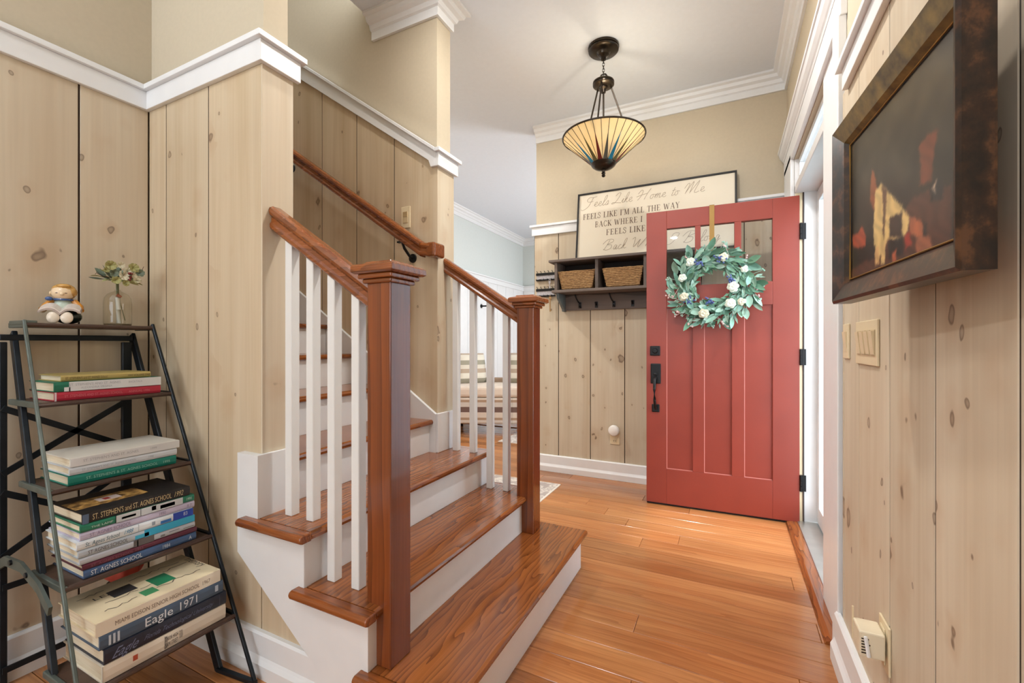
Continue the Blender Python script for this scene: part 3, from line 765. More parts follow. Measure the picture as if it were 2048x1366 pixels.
for i in range(3):
    a = 2 * PI * i / 3 + .55
    MB().tube([(PX + .05 * math.cos(a), PY + .05 * math.sin(a), 2.795), (PX + .19 * math.cos(a), PY + .19 * math.sin(a), RIMZ - .045)], .0055, 8).build('rod', BRONZE, pd, smooth=True)
MB().lathe([(0, 2.75), (.006, 2.75), (.006, 2.50), (.013, 2.496), (.013, 2.484), (.006, 2.48), (.006, 2.30), (0, 2.30)], (PX, PY, 0), 12).build('stem', BRONZE, pd, smooth=True)
def shade_mat(name, rgb, tr=.6):
    t = NT(name); f = t.noise(t.obj(), 9, 3)
    c = t.mix(f, srgb(*rgb), srgb(min(255, rgb[0] + 14), min(255, rgb[1] + 18), min(255, rgb[2] + 30)))
    tl = t.n('ShaderNodeBsdfTranslucent'); t.l(c, tl.inputs[0]); t.l(c, t.b.inputs['Base Color']); t.b.inputs['Roughness'].default_value = .18
    mx = t.n('ShaderNodeMixShader'); mx.inputs[0].default_value = tr
    t.l(t.b.outputs[0], mx.inputs[1]); t.l(tl.outputs[0], mx.inputs[2]); t.l(mx.outputs[0], t.out.inputs[0]); return t.mat
AMBER = shade_mat('amber_glass', (244, 226, 186)); SPK = [shade_mat('ruby_glass', (120, 44, 28), .4), shade_mat('slate_glass', (96, 92, 78), .4), shade_mat('teal_glass', (50, 140, 170), .5), shade_mat('olive_glass', (120, 110, 66), .4)]
NP = 32
lead = MB()
for i in range(NP):
    a0 = 2 * PI * i / NP; a1 = 2 * PI * (i + 1) / NP; g = .006
    def pt(a, s_, off=0.0):
        r = BR + (RIMR - BR) * s_ + off; z = BZ + (RIMZ - BZ) * s_
        return (PX + r * math.cos(a), PY + r * math.sin(a), z)
    vs = [pt(a0 + g, 0), pt(a1 - g, 0), pt(a1 - g, 1), pt(a0 + g, 1)]
    vo = [pt(a0 + g, 0, -.003), pt(a1 - g, 0, -.003), pt(a1 - g, 1, -.003), pt(a0 + g, 1, -.003)]
    MB().add(vs + vo, [(0, 1, 2, 3), (7, 6, 5, 4), (0, 4, 5, 1), (1, 5, 6, 2), (2, 6, 7, 3), (3, 7, 4, 0)]).build('glass_pane', AMBER, pd)
    lead.tube([pt(a0, 0, .0005), pt(a0, 1, .0005)], .0017, 5)
    if i % 2 == 0:
        m = MB(); w = (a1 - a0) * .88
        m.add([pt(a0 - w, 0, .004), pt(a0 + w, 0, .004), pt(a0, .72, .003), pt(a0 - w, 0, .0005), pt(a0 + w, 0, .0005), pt(a0, .72, .0005)], [(0, 1, 2), (3, 5, 4), (0, 2, 5, 3), (1, 4, 5, 2), (0, 3, 4, 1)])
        m.build('spear_inlay', SPK[(i // 2) % 4], pd)
lead.build('lead_came', BRONZE, pd)
MB().tube([(PX + RIMR * math.cos(2 * PI * i / 64), PY + RIMR * math.sin(2 * PI * i / 64), RIMZ) for i in range(64)], .0055, 8, True).build('rim', BRONZE, pd, smooth=True)
MB().lathe([(.080, 2.296), (.082, 2.290), (.074, 2.276), (.055, 2.262), (.03, 2.252), (.012, 2.248), (.009, 2.236), (.014, 2.230), (.009, 2.222), (.013, 2.214), (.008, 2.206), (0, 2.204)], (PX, PY, 0), 32).build('finial', BRONZE, pd, smooth=True)
for i in range(3):
    a = 2 * PI * i / 3 + 1.2
    bp = (PX + .07 * math.cos(a), PY + .07 * math.sin(a), 2.40)
    bl = plain('bulb_frost', (250, 240, 220), .4)
    MB().ell(bp, (.026, .026, .032), 12, 8).build('bulb', bl, pd, smooth=True)
d = bpy.data.lights.new('pendant_bulb', 'POINT'); d.energy = 11; d.color = (1.0, .86, .66); d.shadow_soft_size = .035
o = bpy.data.objects.new('pendant_bulb', d); COL.objects.link(o); o.location = (PX + .02, PY - .02, 2.455)

# ================================================================== COAT RACK SHELF AND WHAT IT CARRIES
GREYW = wood('weathered_grey_wood', (132, 116, 106), (102, 88, 79), (58, 49, 44), 'x', .6, 5.0, 5.0, None, .15, .7)
cr = thing('coat_rack_shelf', 'weathered grey cubby shelf with coat hooks on the back wall', 'shelf', (-.75, YB, 1.4))
SX0, SX1, SY = -1.288, -.19, 3.42
def cp(name, *b, mat=GREYW): return MB().box(*b).build(name, mat, cr, bevel=.003)
cp('top_board', SX0 - .045, SX1 + .045, SY - .02, YB - .001, 1.795, 1.815)
cp('side_board', SX0, SX0 + .024, SY, YB - .001, 1.565, 1.795); cp('side_board', SX1 - .024, SX1, SY, YB - .001, 1.565, 1.795)
cp('divider', -.946, -.920, SY + .002, YB - .015, 1.565, 1.795); cp('divider', -.572, -.546, SY + .002, YB - .015, 1.565, 1.795)
cp('bottom_board', SX0 - .02, SX1 + .02, SY - .015, YB - .001, 1.543, 1.565)
cp('back_panel', SX0 + .024, SX1 - .024, YB - .013, YB - .001, 1.565, 1.795, mat=plain('dark_stained_back', (44, 34, 30), .8))
hb = cp('hook_board', SX0 + .03, SX1 - .03, YB - .028, YB - .001, 1.408, 1.543)
for x in (SX0 + .006, SX1 - .03):
    MB().prism([(YB - .001, 1.543), (SY + .025, 1.543), (SY + .04, 1.50), (YB - .06, 1.42), (YB - .05, 1.400), (YB - .001, 1.400)], 'x', x, x + .024).build('bracket', plain('blue_grey_wash', (104, 112, 112), .7, 0, .15), cr, bevel=.002)
for i, x in enumerate((-1.127, -.985, -.839, -.687, -.54, -.40)):
    m = MB().box(x - .012, x + .012, YB - .034, YB - .028, 1.425, 1.475)
    if i % 2 == 0:
        m.tube([(x, YB - .032, 1.462), (x - .006, YB - .06, 1.475), (x - .014, YB - .085, 1.50), (x - .020, YB - .095, 1.525)], .0055, 8).ell((x - .021, YB - .096, 1.529), (.008, .008, .008), 8, 6)
        m.tube([(x, YB - .032, 1.44), (x + .003, YB - .05, 1.428), (x + .004, YB - .065, 1.432), (x + .004, YB - .07, 1.445)], .0055, 8)
    else:
        m.tube([(x, YB - .032, 1.45), (x, YB - .055, 1.446), (x, YB - .06, 1.462)], .0065, 8).ell((x, YB - .06, 1.464), (.009, .009, .009), 8, 6)
    m.build('hook', BLACK, cr)
# baskets
WICK = NT('seagrass_weave'); v = WICK.obj()
f1 = WICK.noise(WICK.vmath('MULTIPLY', v, (60, 60, 160)), 1.0, 3)
WICKER = WICK.fin(WICK.ramp(f1, [(.3, srgb(104, 74, 44)), (.55, srgb(160, 122, 78)), (.75, srgb(196, 160, 110))]), .75)
def basket(x0, x1, label):
    z0, z1 = 1.567, 1.728; cx = (x0 + x1) / 2; hw = (x1 - x0) / 2; cy = SY + .11; hd = .09
    t = thing('basket', label, 'basket', (cx, cy, z0), group='seagrass baskets in the coat rack')
    rows = 11; rr = random.Random(int(x0 * 1000))
    for r in range(rows):
        s_ = (r + .5) / rows; z = z0 + .008 + (z1 - z0 - .016) * s_; w = hw * (.80 + .20 * s_); dd = hd * (.85 + .15 * s_); pts = []
        per = []
        N = 22
        for i in range(N): per.append((-w + 2 * w * i / N, -dd))
        for i in range(8): per.append((w, -dd + 2 * dd * i / 8))
        for i in range(N): per.append((w - 2 * w * i / N, dd))
        for i in range(8): per.append((-w, dd - 2 * dd * i / 8))
        for i, (a, b) in enumerate(per):
            off = .0035 * math.sin(PI * (i + r))
            k = 1 + off / hw * 2
            pts.append((cx + a * k + rr.gauss(0, .0006), cy + b * (1 + off / hd), z + rr.gauss(0, .0009)))
        MB().tube(pts, .0078, 6, True).build('weave_row', WICKER, t, smooth=True)
    w = hw * .78; MB().box(cx - w, cx + w, cy - hd * .8, cy + hd * .8, z0 + .0005, z0 + .010).build('bottom', WICKER, t)
basket(-1.259, -.954, 'seagrass basket in the left cubby, beside the key racks')
basket(-.886, -.581, 'seagrass basket in the middle cubby, next to the red door')

# key racks on the wall with keys
PEW = plain('pewter_plate', (186, 182, 186), .4, 0, .2, 90); BRASS = plain('brass_key', (176, 140, 96), .35, .7)
def keyrack(z0, z1, label, keys):
    t = thing('key_rack', label, 'key rack', (-1.46, YB, z0), group='small wall key racks')
    MB().box(-1.535, -1.365, YB - .012, YB - .0005, z0 + .012, z1 - .02).build('plate', PEW, t, bevel=.003)
    MB().box(-1.540, -1.360, YB - .018, YB - .001, z1 - .022, z1).build('top_bar', BLACK, t, bevel=.002)
    MB().box(-1.540, -1.360, YB - .018, YB - .001, z0, z0 + .012).build('lower_bar', BLACK, t, bevel=.002)
    for i in range(5):
        x = -1.53 + i * .036
        MB().tube([(x, YB - .015, z0 + .008), (x, YB - .032, z0 + .002), (x, YB - .036, z0 + .014)], .003, 6).build('hook', BLACK, t)
        MB().tube([(x + .006, YB - .012, z1 - .003), (x, YB - .016, z1 + .014), (x - .006, YB - .014, z1 + .018)], .0028, 6).build('scroll', BLACK, t)
    for (x, L, mt) in keys:
        k = thing('key', 'key hanging from the wall rack %s' % label.split(',')[0].replace('wall rack ', '')[:40], 'key', (x, YB - .035, z0 - L), group='hanging keys')
        k['label'] = ('long silver key on the upper key rack', 'long brass key hanging below the lower key rack', 'short brass key on the upper key rack')[keyn[0]]; keyn[0] += 1
        MB().tube([(x + .009 * math.cos(a), YB - .034, z0 - .004 + .009 * math.sin(a)) for a in [2 * PI * i / 12 for i in range(12)]], .002, 6, True).build('ring', mt, k)
        MB().box(x - .004, x + .004, YB - .036, YB - .032, z0 - L, z0 - .012).ell((x, YB - .034, z0 - .02), (.011, .002, .012), 10, 6).box(x + .004, x + .011, YB - .036, YB - .032, z0 - L + .004, z0 - L + .014).build('blade', mt, k)
keyn = [0]
keyrack(1.683, 1.752, 'upper pewter and black key rack beside the cubby shelf', [(-1.402, .075, PEW)])
keyrack(1.540, 1.612, 'lower pewter and black key rack beside the cubby shelf', [(-1.398, .135, BRASS)])

# ------------------------------------------------------------------ framed sign leaning on the shelf
SIGNP = plain('cream_sign_paper', (236, 224, 202), .7, 0, .02, 4); SIGNF = plain('black_sign_frame', (26, 24, 24), .5)
INK = plain('brown_ink', (120, 100, 84), .8); INKT = plain('faint_ink', (170, 152, 130), .8)
sg = thing('framed_sign', 'large cream lettered sign in a thin black frame above the coat rack', 'sign', (-.54, 3.56, 1.8155))
SGX0, SGX1, SGZ0, SGZ1 = -1.142, .062, 1.8165, 2.392
lean = .075 / (SGZ1 - SGZ0)
def sy(z): return 3.535 + (z - SGZ0) * lean     # front plane of the sign at height z
def sgbox(name, x0, x1, z0, z1, f, b, mat):
    vs = [(x, sy(z) + d, z) for d in (f, b) for z in (z0, z1) for x in (x0, x1)]
    return MB().add(vs, [(0, 1, 3, 2), (4, 6, 7, 5), (0, 4, 5, 1), (2, 3, 7, 6), (0, 2, 6, 4), (1, 5, 7, 3)]).build(name, mat, sg, bevel=.001, seg=1)
fwid = .013
sgbox('frame_bar', SGX0, SGX1, SGZ0, SGZ0 + fwid, -.012, .012, SIGNF); sgbox('frame_bar', SGX0, SGX1, SGZ1 - fwid, SGZ1, -.012, .012, SIGNF)
sgbox('frame_bar', SGX0, SGX0 + fwid, SGZ0 + fwid, SGZ1 - fwid, -.012, .012, SIGNF); sgbox('frame_bar', SGX1 - fwid, SGX1, SGZ0 + fwid, SGZ1 - fwid, -.012, .012, SIGNF)
panel = sgbox('panel', SGX0 + fwid, SGX1 - fwid, SGZ0 + fwid, SGZ1 - fwid, -.002, .008, SIGNP)
# serif capitals drawn from strokes on a unit em: (polyline, weight)
T, t_ = .15, .05
SER = {
 'I': (.34, [([(.17, 0), (.17, 1)], T), ([(.02, .02), (.32, .02)], t_), ([(.02, .98), (.32, .98)], t_)]),
 'F': (.62, [([(.15, 0), (.15, 1)], T), ([(.0, .02), (.32, .02)], t_), ([(.0, .98), (.56, .98)], t_), ([(.56, .98), (.56, .78)], t_), ([(.15, .52), (.42, .52)], t_), ([(.42, .62), (.42, .42)], t_)]),
 'E': (.66, [([(.15, 0), (.15, 1)], T), ([(.0, .02), (.58, .02)], t_), ([(.58, .02), (.60, .24)], t_), ([(.0, .98), (.56, .98)], t_), ([(.56, .98), (.56, .78)], t_), ([(.15, .52), (.42, .52)], t_), ([(.42, .62), (.42, .42)], t_)]),
 'L': (.60, [([(.15, 0), (.15, 1)], T), ([(.0, .98), (.32, .98)], t_), ([(.0, .02), (.56, .02)], t_), ([(.56, .02), (.58, .26)], t_)]),
 'S': (.54, [([(.46, .72), (.46, .92), (.26, 1.0), (.08, .90), (.07, .72), (.24, .55), (.42, .42), (.46, .22), (.30, .02), (.12, .03), (.05, .12), (.05, .3)], .09)]),
 'K': (.74, [([(.15, 0), (.15, 1)], T), ([(.0, .02), (.32, .02)], t_), ([(.0, .98), (.32, .98)], t_), ([(.18, .40), (.60, .96)], t_), ([(.30, .55), (.64, .04)], T), ([(.50, .98), (.70, .98)], t_), ([(.52, .02), (.76, .02)], t_)]),
 'M': (.92, [([(.12, 0), (.12, 1)], t_), ([(.14, 1), (.44, .05)], T), ([(.44, .05), (.76, 1)], t_), ([(.78, 0), (.78, 1)], T), ([(.0, .02), (.24, .02)], t_), ([(.64, .02), (.92, .02)], t_), ([(.0, .98), (.18, .98)], t_), ([(.74, .98), (.92, .98)], t_)]),
 'A': (.78, [([(.08, .0), (.38, 1)], t_), ([(.38, 1), (.66, 0)], T), ([(.2, .34), (.55, .34)], t_), ([(.0, .02), (.2, .02)], t_), ([(.52, .02), (.80, .02)], t_)]),
 'T': (.66, [([(.33, 0), (.33, 1)], T), ([(.02, .98), (.64, .98)], t_), ([(.02, .98), (.02, .76)], t_), ([(.64, .98), (.64, .76)], t_), ([(.18, .02), (.48, .02)], t_)]),
 'H': (.82, [([(.15, 0), (.15, 1)], T), ([(.65, 0), (.65, 1)], T), ([(.15, .52), (.65, .52)], t_)] + [([(x, z), (x + .3, z)], t_) for x in (0, .5) for z in (.02, .98)]),
 'W': (1.06, [([(.08, 1), (.30, .03)], T), ([(.30, .03), (.50, .9)], t_), ([(.50, .9), (.72, .03)], T), ([(.72, .03), (.94, 1)], t_), ([(.0, .98), (.2, .98)], t_), ([(.84, .98), (1.04, .98)], t_)]),
 'Y': (.70, [([(.10, 1), (.36, .48)], T), ([(.36, .48), (.60, 1)], t_), ([(.36, .48), (.36, 0)], T), ([(.0, .98), (.22, .98)], t_), ([(.5, .98), (.72, .98)], t_), ([(.22, .02), (.5, .02)], t_)]),
 'B': (.66, [([(.15, 0), (.15, 1)], T), ([(.0, .98), (.34, .98), (.50, .90), (.52, .74), (.42, .58), (.28, .53), (.15, .53)], .07), ([(.28, .53), (.48, .47), (.58, .28), (.50, .08), (.34, .02), (.0, .02)], .07)]),
 'C': (.70, [([(.62, .72), (.60, .90), (.42, 1.0), (.20, .90), (.09, .66), (.09, .34), (.20, .10), (.42, .0), (.60, .1), (.63, .28)], .09)]),
 'R': (.72, [([(.15, 0), (.15, 1)], T), ([(.0, .98), (.36, .98), (.52, .90), (.54, .72), (.44, .56), (.30, .50), (.15, .50)], .07), ([(.32, .5), (.62, .02)], T), ([(.0, .02), (.32, .02)], t_), ([(.56, .02), (.76, .02)], t_)]),
 "'": (.22, [([(.12, 1.05), (.08, .80)], .09)]), ' ': (.36, [])}
def ribbon(mb, pts, w, place):
    """flat stroke of width w along 2-d pts, each mapped to 3-d by place(x, y)"""
    n = len(pts); L = []; Rr = []
    for i in range(n):
        a = Vector(pts[max(i - 1, 0)]); b = Vector(pts[min(i + 1, n - 1)]); d = (b - a)
        d = d.normalized() if d.length > 1e-9 else Vector((1, 0)); nn = Vector((-d.y, d.x)) * w / 2
        L.append(place(*(Vector(pts[i]) + nn))); Rr.append(place(*(Vector(pts[i]) - nn)))
    return mb.add(L + Rr, [(i, i + 1, n + i + 1, n + i) for i in range(n - 1)])
def serif_line(s_, x0, x1, zb, h):
    tot = sum(SER[c][0] + .10 for c in s_); k = (x1 - x0) / tot; m = MB(); x = x0
    for c in s_:
        adv, strokes = SER[c]
        for pts, w in strokes:
            ribbon(m, [(x + p[0] * k, zb + p[1] * h) for p in pts], w * min(k, h) * .95, lambda a, b: (a, sy(b) - .0030, b))
        x += (adv + .10) * k
    m.build('lettering', INK, panel, kind='stuff')
serif_line("FEELS LIKE I'M ALL THE WAY", -1.09, -.325, 2.163, .048)
serif_line("BACK WHERE I", -.985, -.60, 2.087, .048)
serif_line("FEELS LIKE", -.89, -.575, 2.010, .048)
# flowing script, one looping pen line per letter
SCR = {
 'F': (.62, [[(.05, .55), (-.05, .75), (.1, .98), (.35, .92), (.62, 1.0)], [(.36, .92), (.30, .5), (.2, .05), (-.1, -.25), (-.3, -.15)], [(.1, .5), (.45, .54)]]),
 'L': (.62, [[(.05, .75), (.2, 1.0), (.36, .95), (.3, .5), (.15, .1), (-.05, .0), (.0, .12), (.3, .06), (.62, .0)]]),
 'H': (.86, [[(-.05, .6), (.1, .95), (.24, .8), (.18, .3), (.05, 0)], [(.72, 1.0), (.6, .6), (.5, 0)], [(-.1, .35), (.3, .5), (.58, .55)]]),
 'M': (1.0, [[(-.05, .5), (.08, .9), (.2, .8), (.1, .0)], [(.12, .1), (.36, .95), (.42, .9), (.38, .0)], [(.40, .1), (.70, .98), (.76, .9), (.66, .1), (.8, .0), (.95, .1)]]),
 'B': (.72, [[(.3, .95), (.2, .4), (.1, 0)], [(-.1, .6), (.15, 1.0), (.5, .98), (.55, .75), (.22, .52), (.52, .45), (.55, .15), (.3, -.02), (.05, .1)]]),
 'W': (.95, [[(-.05, .8), (.1, .95), (.15, .5), (.2, .05), (.42, .6), (.48, .7), (.45, .3), (.5, .03), (.75, .6), (.88, 1.0)]]),
 'I': (.5, [[(.0, .6), (.1, .95), (.42, .9), (.3, .4), (.1, .0), (-.15, -.05)]])}
LOW = {'e': (.30, [[(0, .12), (.18, .25), (.16, .42), (.05, .35), (.06, .08), (.2, .0), (.30, .1)]]), 'l': (.22, [[(0, .08), (.17, .6), (.18, .95), (.07, .85), (.06, .1), (.14, .0), (.22, .1)]]),
 's': (.26, [[(0, .06), (.14, .42), (.2, .2), (.12, .0), (.03, .04)], [(.14, .01), (.26, .1)]]), 'i': (.18, [[(0, .1), (.08, .4), (.07, .06), (.12, .0), (.18, .1)], [(.11, .56), (.115, .60)]]),
 'k': (.30, [[(0, .08), (.16, .6), (.16, .95), (.06, .8), (.04, 0)], [(.05, .2), (.18, .42), (.1, .22), (.2, .02), (.3, .1)]]), 'o': (.30, [[(.14, .40), (.03, .3), (.04, .06), (.14, .0), (.21, .15), (.16, .38), (.30, .34)]]),
 'm': (.48, [[(0, .1), (.07, .4), (.06, 0)], [(.07, .2), (.18, .42), (.19, .0)], [(.2, .2), (.32, .42), (.33, .05), (.40, .0), (.48, .1)]]), 't': (.22, [[(.12, .75), (.07, .1), (.13, .0), (.22, .1)], [(.0, .48), (.22, .5)]]),
 'a': (.32, [[(.19, .38), (.07, .4), (.03, .1), (.12, .02), (.2, .36), (.19, .06), (.25, .0), (.32, .1)]]), 'c': (.26, [[(.18, .36), (.08, .4), (.03, .12), (.12, .0), (.26, .1)]]),
 'h': (.34, [[(0, .08), (.15, .6), (.15, .95), (.06, .8), (.04, 0)], [(.05, .2), (.16, .42), (.19, .1), (.25, .0), (.34, .1)]]), 'r': (.24, [[(0, .1), (.06, .42), (.14, .38), (.12, .08), (.17, .0), (.24, .1)]]),
 'n': (.34, [[(0, .1), (.07, .4), (.06, 0)], [(.07, .2), (.18, .42), (.2, .06), (.26, .0), (.34, .1)]]), 'g': (.3, [[(.18, .38), (.06, .4), (.03, .1), (.12, .02), (.19, .36), (.16, -.3), (.05, -.42), (.0, -.3), (.30, .1)]]), ' ': (.3, [])}
def smooth_pts(p, sub=6):
    out = []
    P = [p[0]] + list(p) + [p[-1]]
    for i in range(1, len(P) - 2):
        for q in range(sub):
            u = q / sub; a, b, c, d = (Vector(P[i - 1]), Vector(P[i]), Vector(P[i + 1]), Vector(P[i + 2]))
            v = .5 * ((2 * b) + (c - a) * u + (2 * a - 5 * b + 4 * c - d) * u * u + (3 * b - a - 3 * c + d) * u ** 3)
            out.append((v.x, v.y))
    out.append(tuple(p[-1])); return out
def script_line(s_, x0, x1, zb, h, mat=INKT):
    g = [(SCR if c.isupper() else LOW)[c] for c in s_]
    k = (x1 - x0) / sum(a for a, _ in g); m = MB(); x = x0
    for adv, strokes in g:
        for p in strokes:
            ribbon(m, [(x + (a + .25 * b) * k, zb + b * h) for a, b in smooth_pts(p)], .0032, lambda a, b: (a, sy(b) - .0032, b))
        x += adv * k
    m.build('script_lettering', mat, panel, kind='stuff')
script_line('Feels Like Home to Me', -1.075, -.155, 2.268, .085)
script_line('Back Where I Belong', -.92, -.05, 1.885, .085)

# ================================================================== LADDER SHELF
IRON = plain('dark_blued_iron', (34, 40, 46), .45, .55, .25, 20); GREENM = plain('grey_green_metal', (96, 104, 98), .5, .5, .2, 20)
SHELFW = wood('dark_shelf_wood', (86, 62, 50), (66, 46, 38), (40, 28, 24), 'y', .35, 6, 4, None, .1, .5)
ld = thing('ladder_shelf', 'black metal folding ladder shelf holding stacked yearbooks', 'shelf', (-1.75, .74, 0))
fx = lambda z: -1.39 - .53 * z
SH = [.21, .455, .697, .942, 1.192]
yl = lambda z: .512 + .052 * z; yr = .924
MB().bar((fx(0) + .0, yr, 0), (fx(1.2), yr, 1.2), .010, .012).build('front_post', IRON, ld, bevel=.002, seg=1)
MB().bar((fx(0), yl(0), 0), (fx(1.2), yl(1.2), 1.2), .009, .012).build('front_post', GREENM, ld, bevel=.002, seg=1)
dx = -.175
MB().bar((fx(0) + dx, yr - .014, 0), (fx(1.16) + dx + .03, yr - .014, 1.16), .012, .034).build('rear_post', IRON, ld, bevel=.002, seg=1)
MB().bar((fx(0) + dx - .02, yl(0) + .012, 0), (fx(1.16) + dx + .03, yl(1.16) + .012, 1.16), .014, .038).build('rear_post', IRON, ld, bevel=.002, seg=1)
MB().box(-2.135, -2.118, .868, .898, .0, 1.13).build('prop_leg', IRON, ld, bevel=.002, seg=1)
MB().box(-2.135, -2.118, .545, .563, .0, 1.13).build('prop_leg', IRON, ld, bevel=.002, seg=1)
MB().box(-2.137, -2.116, .545, .9, 1.135, 1.155).build('prop_top_bar', IRON, ld, bevel=.002, seg=1)
for (a, b) in (((.55, .915), (.885, .72)), ((.885, .905), (.55, .70)), ((.55, .64), (.885, .43)), ((.885, .64), (.55, .43)), ((.55, .33), (.885, .33)), ((.55, .06), (.885, .06))):
    x = -2.113 if a[1] > b[1] or a[0] < .6 else -2.108
    MB().bar((x, a[0], a[1]), (x, b[0], b[1]), .020, .005, (1, 0, 0)).build('cross_brace', IRON, ld)
for i, z in enumerate(SH):
    dpt = .215 if i < 4 else .13
    x1 = fx(z) + .004; x0 = x1 - dpt
    MB().box(x0, x1 - .004, yl(z) + .012, yr - .010, z - .014, z).build('shelf_board', SHELFW, ld, bevel=.002, seg=1)
    MB().tube([(x1 - .002, yl(z), z - .007), (x1 - .002, yr, z - .007)], .0075, 8).build('shelf_lip', SHELFW, ld, smooth=True)
    for yy, mt in ((yl(z), GREENM), (yr - .004, IRON)):
        MB().box(x0, x1, yy - .002, yy + .010, z - .016, z + .002).build('shelf_bracket', mt, ld, bevel=.002, seg=1)
MB().box(-2.135, -2.02, yl(1.19) - .004, yl(1.19) + .03, 1.186, 1.2).build('top_hinge', GREENM, ld, bevel=.003)
# folding stay on the left side, floor stretchers
m = MB().sweep([(-2.125, .535, .40), (-2.0, .528, .455), (-1.86, .522, .470), (-1.72, .516, .445), (-1.635, .512, .405)], [(-.004, -.014), (.004, -.014), (.004, .014), (-.004, .014)])
m.build('folding_stay', GREENM, ld)
for q in ((-1.93, .523, .468), (-1.80, .519, .462)): MB().lathe([(0, -.008), (.008, -.008), (.008, .002), (0, .002)], q, 10, 'y').build('rivet', IRON, ld)
MB().bar((fx(0) + dx, yr - .02, .012), (fx(0), yr - .002, .012), .014, .012).build('floor_bar', IRON, ld)
MB().bar((fx(0) + dx, yl(0) + .01, .012), (fx(0), yl(0), .012), .014, .012).build('floor_bar', IRON, ld)

# ------------------------------------------------------------------ books
PAGES = NT('page_block'); v = PAGES.obj(); pf = PAGES.noise(PAGES.vmath('MULTIPLY', v, (8, 8, 900)), 1.0, 2)
PAGE = PAGES.fin(PAGES.ramp(pf, [(.3, srgb(214, 196, 164)), (.7, srgb(240, 228, 204))]), .8)
def cover(rgb, rough=.4): return plain('cover_%d_%d_%d' % rgb, rgb, rough, 0, .05, 12)
ZH = {}
def book(shelf, th, y0, y1, depth, rgb, label, back=0.0, patches=(), texts=(), top=(), rgb_text=(230, 228, 222), hard=True):
    """lies flat on shelf i on the books already there, spine to +x; patches/texts on the spine in (a0,a1) fractions"""
    zs = SH[shelf]; z0 = ZH.get(shelf, zs + .0006); z1 = z0 + th; ZH[shelf] = z1 + .0006
    xf = fx(zs) - .006 - back
    t = thing('book', label, 'book', (xf - depth / 2, (y0 + y1) / 2, z0), group='books on the ladder shelf')
    cv = cover(rgb)
    c = .0028
    MB().box(xf - depth, xf - .004, y0, y1, z0, z0 + c).build('back_cover', cv, t)
    MB().box(xf - depth, xf - .004, y0, y1, z1 - c, z1).build('front_cover', cv, t)
    sp = [(xf - .006, z0), (xf - .002, z0 + .001), (xf, z0 + th * .3), (xf, z0 + th * .7), (xf - .002, z1 - .001), (xf - .006, z1)]
    spn = MB().prism(sp, 'y', y0, y1).build('spine', cv, t)
    MB().box(xf - depth + .005, xf - .005, y0 + .004, y1 - .004, z0 + c, z1 - c).build('pages', PAGE, t)
    L = y1 - y0
    for (a0, a1, b0, b1, prgb) in patches:
        MB().box(xf - .0004, xf + .0004, y0 + L * a0, y0 + L * a1, z0 + th * b0, z0 + th * b1).build('spine_print', cover(prgb), spn)
    for tx in texts:
        s_, a0, a1, b0, b1, trgb = tx[:6]
        m = MB(); put_text(m, s_, (xf + .0007, y0 + L * a0, z0 + th * b0), (0, 1, 0), (0, 0, 1), L * (a1 - a0), th * (b1 - b0), tx[6] if len(tx) > 6 else 0)
        m.build('spine_lettering', cover(trgb), spn)
    if top: top(t, xf, depth, y0, y1, z1)
    return t
# bottom shelf
def miami_top(t, xf, dp_, y0, y1, z1):
    z = z1 + .0003
    def patch(u0, u1, v0, v1, rgb, nm='cover_print'):
        MB().box(xf - dp_ + dp_ * u0, xf - dp_ + dp_ * u1, y0 + (y1 - y0) * v0, y0 + (y1 - y0) * v1, z1 - .0002, z1 + .0004).build(nm, cover(rgb), t)
    patch(.28, .52, .26, .44, (62, 60, 62)); patch(.38, .70, .54, .70, (40, 122, 84)); patch(.66, .84, .40, .51, (70, 140, 92))
    m = MB()
    pl_ = lambda a, b: (xf - dp_ + dp_ * a, y0 + (y1 - y0) * b, z + .0003)
    rr = random.Random(3)
    for (u, v0, v1) in ((.18, .08, .26), (.20, .46, .86), (.34, .70, .92), (.56, .18, .42), (.58, .44, .56), (.78, .12, .34), (.74, .52, .90)):
        pts = [(u, v0)]; v_ = v0
        while v_ < v1:
            v_ += rr.uniform(.02, .05); pts.append((u + rr.uniform(-.03, .03), v_))
        ribbon(m, pts, .012, pl_)
    m.build('cover_scribble', cover((96, 84, 74)), t)
    m = MB(); put_text(m, 'memory', (xf - dp_ * .78, y1 - (y1 - y0) * .06, z), (1, 0, 0), (0, 1, 0), dp_ * .44, .016)
    put_text(m, 'LEA', (xf - dp_ * .62, y0 + .05, z), (0, 1, 0), (-1, 0, 0), .05, .018); m.build('cover_lettering', cover((58, 52, 50)), t)
book(4 - 4, .047, .572, .894, .235, (226, 216, 198), 'thick cream yearbook at the bottom of the lowest stack', -.004, [(.21, .245, .40, .72, (176, 76, 52)), (.0, .004, 0, 1, (190, 180, 164))], [('EDISON', .45, .475, .1, .9, (52, 48, 46)), ('SENIOR HIGH', .45, .56, .55, .80, (52, 48, 46)), ('MIAMI STREET', .45, .56, .18, .45, (52, 48, 46)), ('FLORIDA', .57, .60, .3, .8, (96, 90, 84))])
book(0, .041, .576, .896, .235, (34, 38, 52), 'navy yearbook with silver script in the lowest stack', -.004, [(.93, .935, .1, .9, (70, 74, 90))], [('Eagle', .05, .22, .2, .8, (120, 130, 160), .6), ('Florida Technological University', .28, .86, .35, .66, (104, 112, 140), .5)])
book(0, .038, .568, .888, .235, (74, 92, 112), 'slate blue yearbook lettered Eagle 1971', 0, [(.06, .075, .15, .85, (196, 206, 216)), (.09, .105, .15, .85, (196, 206, 216)), (.12, .135, .15, .85, (196, 206, 216)), (.92, .95, .3, .8, (190, 200, 212))], [('Eagle', .32, .54, .18, .82, (226, 232, 238)), ('1971', .60, .75, .18, .82, (226, 232, 238))])
